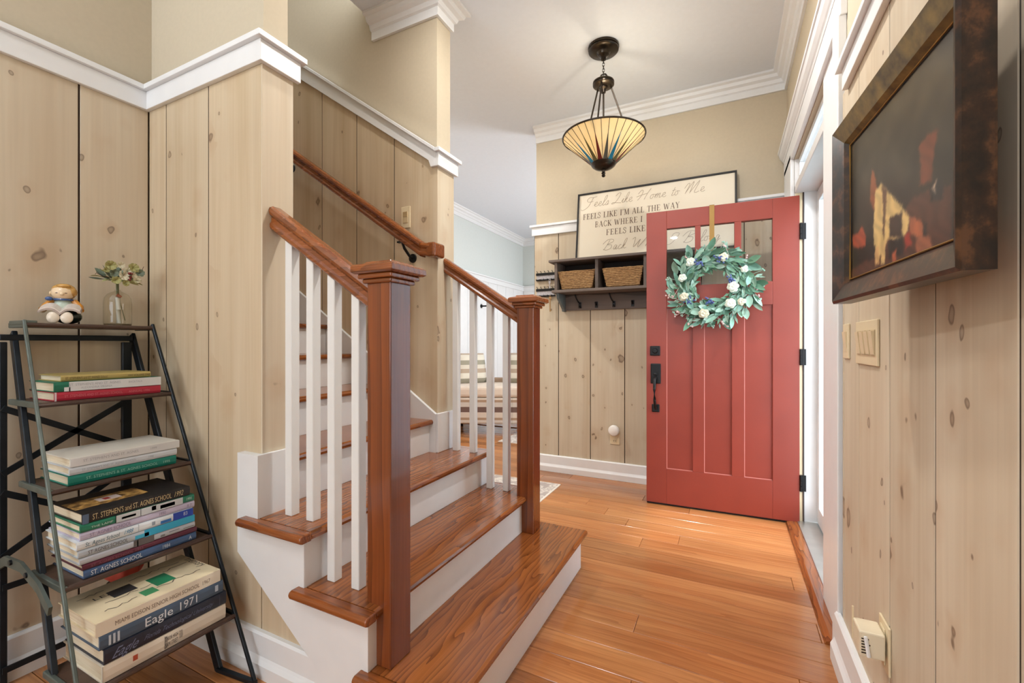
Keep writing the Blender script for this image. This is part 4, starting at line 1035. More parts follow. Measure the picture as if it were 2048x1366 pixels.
book(0, .038, .561, .881, .225, (232, 214, 178), 'cream yearbook with green squares on top of the lowest stack', .004, [(.0, 1, .0, .98, (236, 226, 206))], [('MIAMI EDISON SENIOR HIGH SCHOOL  1967', .13, .90, .30, .62, (120, 104, 88))], miami_top)
# second shelf from the floor
book(1, .025, .582, .874, .205, (66, 92, 130), 'blue school yearbook at the bottom of the eight book stack', -.002, [], [('ST. AGNES SCHOOL', .05, .47, .25, .78, (224, 228, 232)), ('1984', .66, .73, .25, .75, (200, 208, 220)), ('A', .92, .95, .25, .75, (214, 220, 228))])
book(1, .016, .579, .876, .205, (88, 30, 48), 'thin maroon book second from the bottom of its stack', -.002, [], [('ST. AGNES SCHOOL 1983', .06, .48, .3, .7, (138, 86, 96))])
book(1, .020, .573, .871, .205, (186, 190, 198), 'pale grey yearbook with a dark photo strip on its spine', .0, [(.42, .60, .0, 1, (92, 86, 84)), (.45, .46, 0, 1, (214, 214, 214)), (.66, .70, .2, .5, (110, 110, 112)), (.74, .84, .5, .62, (120, 120, 122)), (.88, .99, .3, .42, (130, 130, 132))], [])
book(1, .022, .570, .870, .205, (182, 190, 198), 'grey yearbook with turquoise half on its spine', .0, [(.52, 1, .0, 1, (52, 164, 200)), (.44, .56, .1, .6, (66, 174, 206))], [('ST AGNES SCHOOL', .07, .38, .2, .7, (92, 88, 92))])
book(1, .024, .567, .865, .205, (226, 232, 236), 'white yearbook with a royal blue end on its spine', .0, [(.80, 1, 0, 1, (34, 66, 168)), (.48, .485, 0, 1, (170, 180, 186)), (.60, .63, .3, .75, (150, 160, 170)), (.68, .78, .12, .5, (44, 110, 180))], [('St. Agnes School', .06, .32, .25, .75, (74, 110, 124), .1), ('1988', .36, .43, .25, .75, (60, 140, 180), .3), ('83', .90, .94, .3, .8, (214, 222, 236))])
book(1, .022, .575, .871, .205, (198, 190, 212), 'lavender yearbook in the eight book stack', .003, [], [('ST. AGNES SCHOOL', .07, .40, .25, .7, (136, 124, 158)), ('1990', .65, .71, .25, .7, (150, 138, 170)), ('8.7', .92, .97, .25, .7, (140, 130, 160))])
book(1, .022, .575, .870, .205, (36, 118, 90), 'green yearbook with a white photo band around its spine', .002, [(.27, .88, .02, .98, (202, 206, 208)), (.27, .275, 0, 1, (60, 60, 62)), (.48, .485, 0, 1, (90, 92, 94)), (.58, .62, .3, .9, (132, 134, 136)), (.66, .80, .2, .7, (172, 176, 178)), (.32, .44, .3, .6, (168, 172, 174))], [('THE LAMP', .08, .25, .3, .55, (206, 226, 216)), ('1991', .92, .97, .3, .7, (206, 226, 216))])
def black_top(t, xf, dp_, y0, y1, z1):
    GOLDP = NT('gold_landscape_print'); f = GOLDP.noise(GOLDP.obj(), 55, 4)
    gm = GOLDP.fin(GOLDP.ramp(f, [(.35, srgb(70, 54, 36)), (.5, srgb(150, 112, 62)), (.65, srgb(206, 164, 96))]), .3)
    MB().box(xf - dp_ * .72, xf - dp_ * .26, y0 + .004, y0 + (y1 - y0) * .66, z1 - .0002, z1 + .0004).build('cover_picture', gm, t)
    MB().box(xf - dp_ * .60, xf - dp_ * .40, y0 + .07, y0 + .125, z1, z1 + .0007).build('cover_flag', cover((196, 180, 172)), t)
    MB().box(xf - dp_ * .56, xf - dp_ * .44, y0 + .085, y0 + .10, z1, z1 + .0010).build('cover_flag', cover((150, 52, 44)), t)
book(1, .030, .580, .857, .205, (30, 27, 27), 'glossy black yearbook with a landscape on top of the eight book stack', .003, [(.0, .05, .0, .9, (86, 104, 128))], [("ST. STEPHEN'S and ST. AGNES SCHOOL", .08, .80, .24, .80, (206, 186, 140)), ('1992', .83, .92, .24, .80, (206, 186, 140), .2)], black_top)
# middle shelf
book(2, .030, .593, .878, .20, (18, 120, 104), 'green yearbook at the bottom of the middle shelf stack', 0, [], [("ST. STEPHEN'S & ST. AGNES SCHOOL", .14, .80, .35, .65, (150, 204, 188)), ('1995', .86, .93, .35, .62, (160, 210, 196))])
book(2, .024, .595, .880, .20, (214, 220, 226), 'white yearbook between two others on the middle shelf', 0, [], [("ST. STEPHEN'S AND ST. AGNES SCHOOL", .10, .58, .35, .65, (170, 178, 190)), ('1998', .70, .75, .35, .65, (170, 178, 190))])
book(2, .026, .597, .888, .20, (228, 222, 210), 'glossy cream yearbook on top of the middle shelf stack', 0, [(0, 1, .02, .97, (222, 222, 222))], [("ST. STEPHEN'S AND ST. AGNES", .10, .58, .40, .72, (170, 170, 174)), ('1999', .70, .76, .40, .70, (170, 170, 174))])
# fourth shelf
book(3, .028, .604, .891, .19, (176, 40, 62), 'raspberry red yearbook at the bottom of the upper stack', 0, [(0, .015, 0, 1, (214, 196, 200))], [("ST. STEPHEN'S AND ST. AGNES SCHOOL", .08, .60, .35, .65, (206, 110, 120)), ('ANNUAL 1996', .66, .88, .35, .62, (206, 110, 120))])
book(3, .031, .603, .892, .19, (26, 108, 82), 'green and white yearbook in the middle of the upper stack', 0, [(.12, 1, .02, .98, (222, 224, 226)), (.08, .13, .02, .45, (222, 224, 226))], [("ST. STEPHEN'S AND ST. AGNES", .12, .58, .55, .80, (170, 174, 180)), ('ALEXANDRIA VIRGINIA', .22, .50, .2, .42, (176, 180, 186)), ('BACKTALK', .66, .80, .5, .72, (170, 174, 180))])
book(3, .020, .623, .865, .17, (178, 158, 96), 'slim tan yearbook on top of the upper stack', .012, [], [("ST. STEPHEN'S and ST. AGNES School", .04, .48, .3, .68, (96, 80, 44)), ('1997 VOLUME ONE', .72, .99, .3, .65, (96, 80, 44))])

# red shawl-like lump behind the lowest books: a fabric pumpkin on the lowest shelf
REDF = plain('coral_red_cloth', (196, 84, 66), .8, 0, .15, 30)
pk = thing('cloth_pumpkin', 'coral red cloth pumpkin tucked behind the lowest books', 'ornament', (-1.99, .775, 0))
m = MB(); vs = []; nu, nv = 40, 12
for j in range(nv + 1):
    th_ = PI * j / nv
    for i in range(nu):
        a = 2 * PI * i / nu; rb = .062 * (1 - .14 * abs(math.cos(4 * a)))
        vs.append((-1.95 + rb * math.sin(th_) * math.cos(a), .800 + rb * math.sin(th_) * math.sin(a), .325 + .050 * math.cos(th_) - .02 * math.exp(-(th_ / .4) ** 2)))
m.add(vs, [(j * nu + i, (j + 1) * nu + i, (j + 1) * nu + (i + 1) % nu, j * nu + (i + 1) % nu) for j in range(nv) for i in range(nu)])
m.build('body', REDF, pk, smooth=True)
MB().tube([(-1.95, .80, .355), (-1.948, .802, .375), (-1.94, .81, .388)], .007, 8).build('stem', TWIG, pk)
MB().lathe([(0, 0), (.07, 0), (.075, .01), (.03, .03), (.022, .24), (.045, .275), (0, .275)], (-1.95, .80, 0), 24).build('pedestal', SHELFW, pk, smooth=True)

# ------------------------------------------------------------------ figurine
SK = plain('porcelain_skin', (238, 212, 176), .18, 0, .02); HAIR = plain('blond_glaze', (200, 154, 84), .2, 0, .12, 60); ORG = plain('ochre_glaze', (206, 138, 50), .2, 0, .08)
BLU = plain('blue_glaze', (60, 88, 140), .2); GRN = plain('dark_green_glaze', (24, 40, 38), .15); WHT = plain('white_glaze', (240, 226, 206), .15, 0, .02); AQ = plain('pale_aqua_glaze', (196, 210, 196), .2)
fz = SH[4] + .0006; fo = Vector((-2.075, .682, fz))
fg = thing('figurine', 'small porcelain figurine of a seated child reading a book', 'figurine', fo, math.radians(-28))
def fp(mb, nm, mt): return mb.build(nm, mt, fg, smooth=True, local=True)
# local: +x towards the viewer, y to the viewer's right, z up
fp(MB().ell((-.010, .012, .026), (.034, .036, .026)), 'lap_skirt', GRN)
fp(MB().ell((-.012, .0, .062), (.024, .028, .032)).ell((-.008, .0, .085), (.012, .012, .014)), 'torso', AQ)
hd = fp(MB().ell((.000, .0, .108), (.026, .030, .027)).ell((.024, .002, .103), (.006, .006, .006)).ell((.002, -.030, .106), (.005, .003, .007)).ell((.002, .030, .106), (.005, .003, .007)), 'head', SK)
fp(MB().ell((-.006, .002, .120), (.027, .031, .021)).ell((-.004, .022, .112), (.020, .014, .018)).ell((.012, .004, .131), (.012, .018, .008)).ell((-.014, .004, .104), (.018, .026, .020)), 'hair', HAIR)
for s2 in (-1, 1):
    fp(MB().ell((.022, .011 * s2, .106), (.003, .004, .0016), 8, 6), 'eye', plain('eye_brown', (90, 60, 44), .3))
    fp(MB().tube([(-.010, .026 * s2, .080), (-.002, .042 * s2, .060), (.016, .046 * s2, .048)], .0105, 10), 'sleeve', ORG)
    fp(MB().ell((.022, .045 * s2, .044), (.009, .008, .008), 10, 7), 'hand', SK)
    fp(MB().tube([(-.006, .016 * s2, .026), (.018, .018 * s2, .030), (.034, .016 * s2, .022)], .0105, 10), 'leg', SK)
    fp(MB().ell((.040, .0165 * s2, .021), (.007, .0165, .0205)), 'shoe_sole', WHT)
fp(MB().ell((.018, .003, .095), (.003, .006, .0015), 8, 6), 'mouth', plain('lip_pink', (206, 140, 120), .3))
fp(MB().tube([(.022 * math.cos(a) - .006, .024 * math.sin(a), .0845) for a in [2 * PI * i / 24 for i in range(24)]], .0035, 8, True).ell((.010, -.032, .086), (.006, .010, .007)), 'neck_bow', BLU)
m = MB(); pg = []
for i in range(17):
    yy = -.05 + .1 * i / 16; hgt = .050 + .010 * math.sin(PI * min(1, abs(yy) / .05)) - .0 - .006 * math.exp(-(yy / .008) ** 2)
    pg.append((yy, hgt))
for x0_, x1_, dz in ((.008, .044, 0),):
    vs = []
    for yy, h in pg: vs += [(x0_, yy, h + .012), (x1_, yy, h - .004), (x1_, yy, h - .0085), (x0_, yy, h + .0075)]
    m.add(vs, [(4 * i + j, 4 * i + (j + 1) % 4, 4 * i + 4 + (j + 1) % 4, 4 * i + 4 + j) for i in range(16) for j in range(4)] + [(0, 3, 2, 1), (64, 65, 66, 67)])
bk = m.build('open_book', plain('book_page_glaze', (226, 214, 204), .2), fg, local=True)
m = MB(); vs = []
for yy, h in pg: vs += [(.006, yy * 1.04, h + .0075), (.046, yy * 1.04, h - .0090), (.046, yy * 1.04, h - .0150), (.006, yy * 1.04, h + .004)]
m.add(vs, [(4 * i + j, 4 * i + (j + 1) % 4, 4 * i + 4 + (j + 1) % 4, 4 * i + 4 + j) for i in range(16) for j in range(4)] + [(0, 3, 2, 1), (64, 65, 66, 67)])
m.build('book_cover', plain('grey_lilac_glaze', (176, 160, 150), .2), fg, local=True)

# ------------------------------------------------------------------ bottle vase with dried flowers
vc = (-2.075, .835); vz = SH[4] + .0008
va = thing('bottle_vase', 'clear glass bottle vase beside the figurine', 'vase', (vc[0], vc[1], vz))
prof = [(0, .0), (.038, .0), (.041, .004), (.0415, .012), (.0415, .085), (.039, .103), (.031, .117), (.018, .126), (.010, .130), (.009, .136)]
MB().lathe([(r, z + vz) for r, z in prof], (vc[0], vc[1], 0), 40).build('glass_body', BOTTLE, va, smooth=True)
MB().lathe([(.0, .0015 + vz), (.0385, .0015 + vz), (.0395, .006 + vz), (0, .006 + vz)], (vc[0], vc[1], 0), 32).build('glass_foot', glass_mat('thick_glass', (.62, .58, .5, 1), .2), va)
bq = thing('dried_bouquet', 'small bouquet of dried white and green flowers in the bottle', 'bouquet', (vc[0], vc[1], vz + .01))
ST = plain('wrapped_stem', (212, 214, 206), .5); GST = plain('green_stem', (96, 100, 66), .7)
MB().tube([(vc[0] + .002, vc[1] + .002, vz + .009), (vc[0] + .003, vc[1] + .001, vz + .06), (vc[0], vc[1], vz + .106)], .0075, 10).build('wrapped_stems', ST, bq, smooth=True)
MB().tube([(vc[0], vc[1], vz + .104), (vc[0], vc[1] - .001, vz + .165)], .0048, 8).build('stem', GST, bq)
MB().tube([(vc[0] + .006, vc[1] + .02, vz + .02), (vc[0] + .003, vc[1] + .006, vz + .09), (vc[0], vc[1], vz + .15)], .0014, 6).build('stem', GST, bq)
MB().tube([(vc[0] + .012, vc[1] + .006, vz + .108), (vc[0] + .01, vc[1] - .004, vz + .114), (vc[0] - .006, vc[1], vz + .112)], .004, 8).build('twine', plain('rust_twine', (140, 76, 44), .8), bq)
FW = [plain('dried_white', (226, 222, 196), .7), plain('dried_green', (170, 168, 112), .7), plain('dried_grey_green', (112, 126, 108), .7), plain('dried_red', (120, 36, 34), .6), plain('dried_brown', (96, 66, 44), .7)]
rf = random.Random(5)
lf = [leaf_mesh(.034, .016, .3, .2), leaf_mesh(.045, .010, .2, .3)]
for me in lf: me.materials.append(FW[2])
lf2 = [leaf_mesh(.036, .012, -.2, .2)]; lf2[0].materials.append(FW[1])
for i in range(70):
    a = rf.uniform(0, 2 * PI); el = rf.uniform(-.35, 1.2); L0 = rf.uniform(.010, .046)
    d_ = Vector((math.cos(a) * math.cos(el) * .8, math.sin(a) * math.cos(el) * 1.15, math.sin(el) * .62)).normalized()
    p = Vector((vc[0], vc[1], vz + .172)) + Vector((d_.x * L0, d_.y * L0 * 1.1, d_.z * L0 * .7))
    X = d_.cross(Vector((rf.gauss(0, 1), rf.gauss(0, 1), 1))).normalized(); Z = X.cross(d_)
    M = Matrix((X, d_, Z)).transposed().to_4x4() @ Matrix.Scale(rf.uniform(.7, 1.15), 4); M.translation = p - Vector((vc[0], vc[1], vz + .01))
    o = bpy.data.objects.new('leaf', (lf + lf2)[i % 3]); COL.objects.link(o); o.parent = bq; o.matrix_local = M
for i, (dy, dz, r, k) in enumerate(((-.040, .218, .022, 1), (-.010, .224, .016, 0), (.030, .220, .021, 1), (.000, .188, .022, 0), (.030, .192, .015, 0), (-.024, .166, .019, 1), (.050, .203, .018, 2), (-.030, .192, .019, 2), (.012, .206, .016, 0), (.006, .160, .015, 1), (.040, .175, .014, 0), (-.05, .20, .012, 1))):
    m = MB()
    for q in range(9):
        a = 2 * PI * q / 9 + i; d_ = Vector((.5 + .5 * rf.random(), math.cos(a), math.sin(a))).normalized()
        X = d_.cross(Vector((1, 0, 0))).normalized(); Z = X.cross(d_)
        m.ell(Vector((vc[0] + .040, vc[1] + dy, vz + dz)) + d_ * r * .5, (r * .38, r * .55, r * .12), 7, 4, Matrix((X, d_, Z)).transposed())
    m.build('flower', FW[k], bq, smooth=True)
m = MB()
for q in range(14): m.ell((vc[0] + .052 + rf.gauss(0, .003), vc[1] + .016 + rf.gauss(0, .004), vz + .192 + rf.gauss(0, .009)), (.0042,) * 3, 7, 5)
m.build('red_berries', FW[3], bq, smooth=True)
MB().tube([(vc[0] + .01, vc[1] + .05, vz + .205), (vc[0] + .01, vc[1] + .068, vz + .208), (vc[0] + .01, vc[1] + .078, vz + .235)], .0009, 5).tube([(vc[0] + .01, vc[1] - .02, vz + .178), (vc[0] + .01, vc[1] - .05, vz + .180), (vc[0] + .01, vc[1] - .066, vz + .190), (vc[0] + .01, vc[1] - .07, vz + .184)], .0011, 5).build('twig', FW[4], bq)

# ================================================================== PAINTING ON THE RIGHT WALL
PTH = math.atan2(.79 - 1.3265, .315 - .2704)
pt = thing('framed_painting', 'dark framed painting of a stooping figure on the right wall', 'painting', (.2704, 1.3265, 1.222), PTH)
# local x = along the picture towards the viewer, z up, face looks to -y (into the hall)
FRM = NT('burl_frame'); v = FRM.obj(); f = FRM.noise(FRM.vmath('MULTIPLY', v, (34, 34, 26)), 1.0, 4, .65)
FRAME = FRM.fin(FRM.ramp(f, [(.38, srgb(20, 12, 8)), (.54, srgb(48, 28, 17)), (.66, srgb(86, 54, 32))]), .3)
GILT = NT('gilt_top'); f = GILT.noise(GILT.obj(), 30, 3); GILTM = GILT.fin(GILT.ramp(f, [(.3, srgb(84, 68, 44)), (.7, srgb(142, 116, 62))]), .4, .35)
PWD, PHT = .5385, .4205
def member(p, mat):   # mitred frame member: outer & inner outline (x,z) at depth profile
    return p
prof2 = [(0.0, .0), (.0, -.036), (.006, -.040), (.042, -.026), (.050, -.016), (.052, .0)]     # (distance in from outer edge, y)
cs = [(0, 0), (PWD, 0), (PWD, PHT), (0, PHT)]; inn = [(1, 1), (-1, 1), (-1, -1), (1, -1)]
for q, mt in ((0, FRAME), (1, FRAME), (2, GILTM), (3, FRAME)):
    a, b = cs[q], cs[(q + 1) % 4]; ia, ib = inn[q], inn[(q + 1) % 4]; k = len(prof2)
    vs = [(a[0] + ia[0] * dd, y, a[1] + ia[1] * dd) for dd, y in prof2] + [(b[0] + ib[0] * dd, y, b[1] + ib[1] * dd) for dd, y in prof2]
    MB().add(vs, [(j, (j + 1) % k, k + (j + 1) % k, k + j) for j in range(k)] + [tuple(range(k))[::-1], tuple(range(k, 2 * k))]).build('frame_bar', mt, pt, local=True)
MB().tube([(.053, -.017, .053), (PWD - .053, -.017, .053), (PWD - .053, -.017, PHT - .053), (.053, -.017, PHT - .053)], .002, 6, True).build('gilt_bead', plain('gilt', (150, 112, 50), .35, .7), pt, local=True)
DARKC = NT('dark_oil_ground'); f = DARKC.noise(DARKC.obj(False), 14, 5, .6)
dm = DARKC.fin(DARKC.ramp(f, [(.3, srgb(34, 28, 24)), (.6, srgb(58, 50, 42)), (.8, srgb(84, 76, 62))]), .26)
cvs = MB().box(.048, PWD - .048, -.014, -.006, .044, PHT - .044).build('canvas', dm, pt, local=True)
DAUBS = []
def daub(poly, rgb, lay): DAUBS.append((poly, rgb))
daub([(.05, .045), (.466, .046), (.466, .135), (.40, .150), (.345, .152), (.23, .10), (.12, .08), (.05, .075)], (78, 44, 32), 1)
daub([(.368, .232), (.395, .240), (.430, .233), (.418, .205), (.410, .160), (.372, .165), (.374, .20)], (110, 54, 34), 2)
daub([(.405, .155), (.43, .160), (.442, .15), (.442, .122), (.407, .130)], (26, 24, 28), 3)
daub([(.412, .150), (.424, .156), (.420, .138)], (196, 168, 140), 4)
daub([(.172, .266), (.186, .255), (.197, .224), (.202, .178), (.180, .178), (.163, .201), (.163, .24)], (136, 74, 44), 4)
daub([(.189, .215), (.217, .222), (.240, .205), (.262, .186), (.308, .150), (.337, .122), (.331, .099), (.29, .090), (.252, .105), (.227, .085), (.206, .075), (.184, .088), (.180, .147)], (214, 180, 116), 5)
daub([(.222, .216), (.245, .200), (.24, .16), (.232, .11), (.226, .12), (.228, .17)], (96, 66, 46), 6)
daub([(.256, .142), (.308, .140), (.308, .094), (.258, .106)], (54, 36, 30), 6)
daub([(.185, .097), (.205, .100), (.212, .066), (.19, .062)], (206, 160, 104), 6)
daub([(.216, .100), (.24, .100), (.236, .060), (.218, .060)], (214, 176, 116), 6)
daub([(.337, .124), (.379, .105), (.392, .086), (.379, .076), (.337, .094)], (168, 92, 58), 6)
daub([(.382, .104), (.395, .096), (.395, .08), (.384, .076)], (40, 26, 24), 7)
daub([(.058, .155), (.09, .152), (.117, .162), (.142, .132), (.136, .113), (.09, .118), (.06, .13)], (160, 70, 46), 6)
daub([(.15, .10), (.19, .105), (.185, .08), (.15, .078)], (30, 24, 26), 5)
daub([(.318, .095), (.337, .098), (.345, .075), (.322, .070)], (150, 50, 38), 6)
daub([(.357, .078), (.372, .082), (.407, .073), (.411, .052), (.361, .055)], (150, 88, 62), 6)
daub([(.25, .098), (.31, .095), (.315, .062), (.255, .066)], (34, 26, 26), 4)
daub([(.268, .075), (.286, .077), (.284, .052), (.268, .052)], (170, 84, 54), 7)
def inside(p, poly):
    c = False; n = len(poly)
    for i in range(n):
        a, b = poly[i], poly[i - 1]
        if (a[1] > p[1]) != (b[1] > p[1]) and p[0] < (b[0] - a[0]) * (p[1] - a[1]) / (b[1] - a[1]) + a[0]: c = not c
    return c
def edge_dist(p, poly):
    best = 9
    for i in range(len(poly)):
        a, b = poly[i - 1], poly[i]; dx, dz = b[0] - a[0], b[1] - a[1]
        u = max(0, min(1, ((p[0] - a[0]) * dx + (p[1] - a[1]) * dz) / (dx * dx + dz * dz + 1e-12)))
        best = min(best, math.hypot(p[0] - a[0] - u * dx, p[1] - a[1] - u * dz))
    return best
GX, GZ = 150, 112; vs = []; cols = []; rp = random.Random(9)
for j in range(GZ + 1):
    for i in range(GX + 1):
        x = .050 + (PWD - .100) * i / GX; z = .046 + (PHT - .092) * j / GZ
        vs.append((x, -.0143, z))
        wx, wz = x + .0010 * math.sin(z * 310) + rp.gauss(0, .0008), z + .0010 * math.sin(x * 280) + rp.gauss(0, .0008)
        n = .5 + .25 * math.sin(x * 41 + 3 * math.sin(z * 33)) + .25 * math.sin(z * 57 + 2 * math.sin(x * 45))
        hz = max(0, (z - .1) / .3)
        col = [22 + 26 * n * (.5 + hz) + 16 * hz, 18 + 24 * n * (.5 + hz) + 15 * hz, 15 + 18 * n * (.5 + hz) + 13 * hz]
        for poly, rgb in DAUBS:
            d_ = edge_dist((wx, wz), poly); sd_ = d_ if inside((wx, wz), poly) else -d_
            k = max(0, min(1, .5 + sd_ / .007))
            sh = .90 + .14 * (.5 + .5 * math.sin(x * 160 + z * 120 + 2 * math.sin(z * 90)))
            col = [c * (1 - k) + min(255, q * sh) * k for c, q in zip(col, rgb)]
        cols.append(srgb(*[max(0, min(255, c)) for c in col]))
me = bpy.data.meshes.new('painted_scene')
me.from_pydata(vs, [], [(j * (GX + 1) + i, j * (GX + 1) + i + 1, (j + 1) * (GX + 1) + i + 1, (j + 1) * (GX + 1) + i) for j in range(GZ) for i in range(GX)])
ca = me.color_attributes.new('Col', 'FLOAT_COLOR', 'POINT'); ca.data.foreach_set('color', [q for c in cols for q in c])
OILP = NT('oil_painting'); at = OILP.n('ShaderNodeVertexColor'); at.layer_name = 'Col'
me.materials.append(OILP.fin(at.outputs[0], .3)); o = bpy.data.objects.new('painted_scene', me); COL.objects.link(o); o.parent = cvs

# ================================================================== SWITCHES AND OUTLETS
def plate_y(y, x0, x1, z0, z1, nm, label, cat):    # plate on a wall facing -y
    t = thing(nm, label, cat, ((x0 + x1) / 2, y, z0)); MB().box(x0, x1, y - .006, y - .0003, z0, z1).build('cover_plate', CREAM, t, bevel=.002); return t
sw = plate_y(YF, -1.669, -1.605, 1.779, 1.900, 'dimmer_switch', 'cream dimmer switch on the pine wall above the stair handrail', 'switch')
MB().box(-1.654, -1.620, YF - .009, YF - .006, 1.808, 1.872).build('paddle', plain('cream_paddle', (206, 184, 144), .4), sw, bevel=.0015)
MB().box(-1.652, -1.622, YF - .011, YF - .009, 1.842, 1.870).build('rocker', plain('tan_rocker', (176, 150, 108), .4), sw)
ol = plate_y(YB, -.876, -.797, .290, .405, 'outlet', 'cream outlet low on the back wall beside the red door', 'outlet')
for dz in (.32, .37):
    MB().box(-.853, -.820, YB - .009, YB - .006, dz - .014, dz + .014).build('receptacle', CREAM, ol, bevel=.002)
    MB().box(-.846, -.843, YB - .0095, YB - .009, dz - .006, dz + .006).box(-.831, -.828, YB - .0095, YB - .009, dz - .006, dz + .006).build('slots', GAP, ol)
nl = thing('night_light', 'round white plug-in night light in the back wall outlet', 'night light', (-.84, YB - .01, .408))
MB().lathe([(0, -.048), (.034, -.047), (.042, -.042), (.045, -.034), (.045, -.022), (.040, -.018), (0, -.018)], (-.84, YB, .408), 32, 'y').build('disc', plain('white_plastic', (244, 240, 234), .3, 0, .01), nl, smooth=True)
MB().box(-.862, -.818, YB - .018, YB - .0098, .382, .43).build('plug_body', WHITE, nl, bevel=.003)
def plate_x(y0, y1, z0, z1, nm, label, cat):
    t = thing(nm, label, cat, (XR, (y0 + y1) / 2, z0)); MB().box(XR - .006, XR - .0003, y0, y1, z0, z1).build('cover_plate', CREAM, t, bevel=.002); return t
sw = plate_x(1.463, 1.680, 1.064, 1.190, 'light_switch', 'cream four gang rocker switch plate below the painting', 'switch')
for i in range(4):
    y0 = 1.480 + i * .046
    p = MB().box(XR - .008, XR - .006, y0, y0 + .036, 1.092, 1.162).build('bezel', plain('cream_bezel', (196, 174, 136), .4), sw)
    MB().prism([(XR - .008, 1.095), (XR - .009, 1.095), (XR - .015, 1.159), (XR - .008, 1.159)], 'y', y0 + .002, y0 + .034).build('rocker', CREAM, sw)
sw = plate_x(1.772, 1.845, 1.075, 1.190, 'light_switch', 'cream single rocker switch plate nearest the doorway', 'switch')
MB().prism([(XR - .006, 1.098), (XR - .007, 1.098), (XR - .013, 1.164), (XR - .006, 1.164)], 'y', 1.790, 1.826).build('rocker', CREAM, sw)
ol = plate_x(1.372, 1.450, .305, .425, 'outlet', 'cream outlet low on the right wall', 'outlet')
MB().box(XR - .009, XR - .006, 1.395, 1.428, .32, .41).build('receptacle', CREAM, ol, bevel=.002)
pg_ = thing('plug_in_timer', 'white plug-in device with a lever in the right wall outlet', 'plug', (XR - .04, 1.41, .33))
MB().box(XR - .062, XR - .0095, 1.378, 1.444, .338, .402).build('housing', plain('ivory_plastic', (228, 214, 186), .4), pg_, bevel=.004)
MB().box(XR - .064, XR - .060, 1.440, 1.446, .345, .430).build('fin', CREAM, pg_, bevel=.001)
MB().box(XR - .0605, XR - .02, 1.4438, 1.4450, .342, .398).build('side_panel', plain('dusty_pink_plastic', (184, 128, 112), .5), pg_)
MB().bar((XR - .05, 1.377, .392), (XR - .045, 1.368, .345), .008, .006).build('lever', WHITE, pg_, bevel=.002)
m = MB()
for i, w in enumerate((.010, .004, .008, .012, .006, .009)): m.box(XR - .058, XR - .058 + w + .006, 1.3772, 1.3782, .348 + i * .007, .351 + i * .007)
m.build('printed_marks', GAP, pg_)

# ================================================================== RUGS
def rug_mat(name, a, b):
    t = NT(name); v = t.obj(False)
    vo = t.n('ShaderNodeTexVoronoi'); t.l(v, vo.inputs['Vector']); vo.inputs['Scale'].default_value = 13
    f = t.noise(v, 30, 4); k = t.math('ADD', t.math('MULTIPLY', vo.outputs['Distance'], .8), t.math('MULTIPLY', f, .5))
    return t.fin(t.ramp(k, [(.35, srgb(*a)), (.5, srgb(*b)), (.6, srgb(*a)), (.75, srgb(*b))]), .95)
RUGM = rug_mat('faded_floral_rug', (226, 216, 204), (178, 164, 156))
rg = thing('hall_rug', 'pale faded floral rug behind the far newel post', 'rug', (-1.75, 2.9, 0))
MB().box(-2.55, -1.205, 2.36, 3.29, .0005, .009).build('pile', RUGM, rg, bevel=.003)
MB().box(-2.565, -1.19, 2.345, 3.305, .0004, .006).build('border', plain('cream_binding', (228, 218, 204), .9), rg, bevel=.002)
rg = thing('living_room_rug', 'pale rug on the living room floor by the bench', 'rug', (-1.7, 4.9, 0))
MB().box(-2.35, -.9, 4.46, 6.0, .0005, .008).build('pile', RUGM, rg, bevel=.003)
MB().box(-2.365, -.885, 4.445, 6.015, .0004, .005).build('border', plain('cream_binding', (228, 218, 204), .9), rg, bevel=.002)

# ================================================================== LIVING ROOM BENCH SEEN BETWEEN THE BALUSTERS
PLD = NT('plaid_upholstery'); v = PLD.obj(False); sp = PLD.n('ShaderNodeSeparateXYZ'); PLD.l(v, sp.inputs[0])
zf = PLD.math('FRACT', PLD.math('MULTIPLY', sp.outputs[2], 4.6)); xf_ = PLD.math('FRACT', PLD.math('MULTIPLY', sp.outputs[0], 4.6))
c1 = PLD.ramp(zf, [(.0, srgb(214, 200, 186)), (.30, srgb(112, 88, 80)), (.60, srgb(206, 196, 186)), (.86, srgb(168, 140, 116))], 'CONSTANT')
c2 = PLD.ramp(xf_, [(.0, 1.0), (.55, .86), (.75, 1.0)], 'CONSTANT')
PLAID = PLD.fin(PLD.mix(1.0, c1, c2, 'MULTIPLY'), .9)
CSH = plain('cream_cushion', (222, 206, 190), .9, 0, .04); DK = plain('dark_leg', (40, 28, 24), .5)
BQ = math.radians(24); bl_ = Vector((-2.62, 5.02, 0))
bn = thing('plaid_bench', 'plaid upholstered bench with cream cushion in the living room', 'bench', bl_, BQ)
def bp_(mb, nm, mt, bv=.02, par=None): return mb.build(nm, mt, par or bn, bevel=bv, seg=3, local=True, smooth=False)
bp_(MB().box(-.60, .48, -.30, .34, .14, .46), 'seat_base', PLAID)
bp_(MB().box(-.61, .49, -.31, .35, .462, .60), 'seat_cushion', CSH, .04)
bp_(MB().box(-.60, .48, .30, .40, .14, .66), 'low_back', plain('taupe_piping', (170, 146, 126), .9))
for a, b in ((-.56, -.26), (.43, -.26), (-.56, .32), (.43, .32)):
    bp_(MB().lathe([(0, 0), (.018, 0), (.026, .14), (0, .14)], (a, b, 0), 12), 'leg', DK, 0)
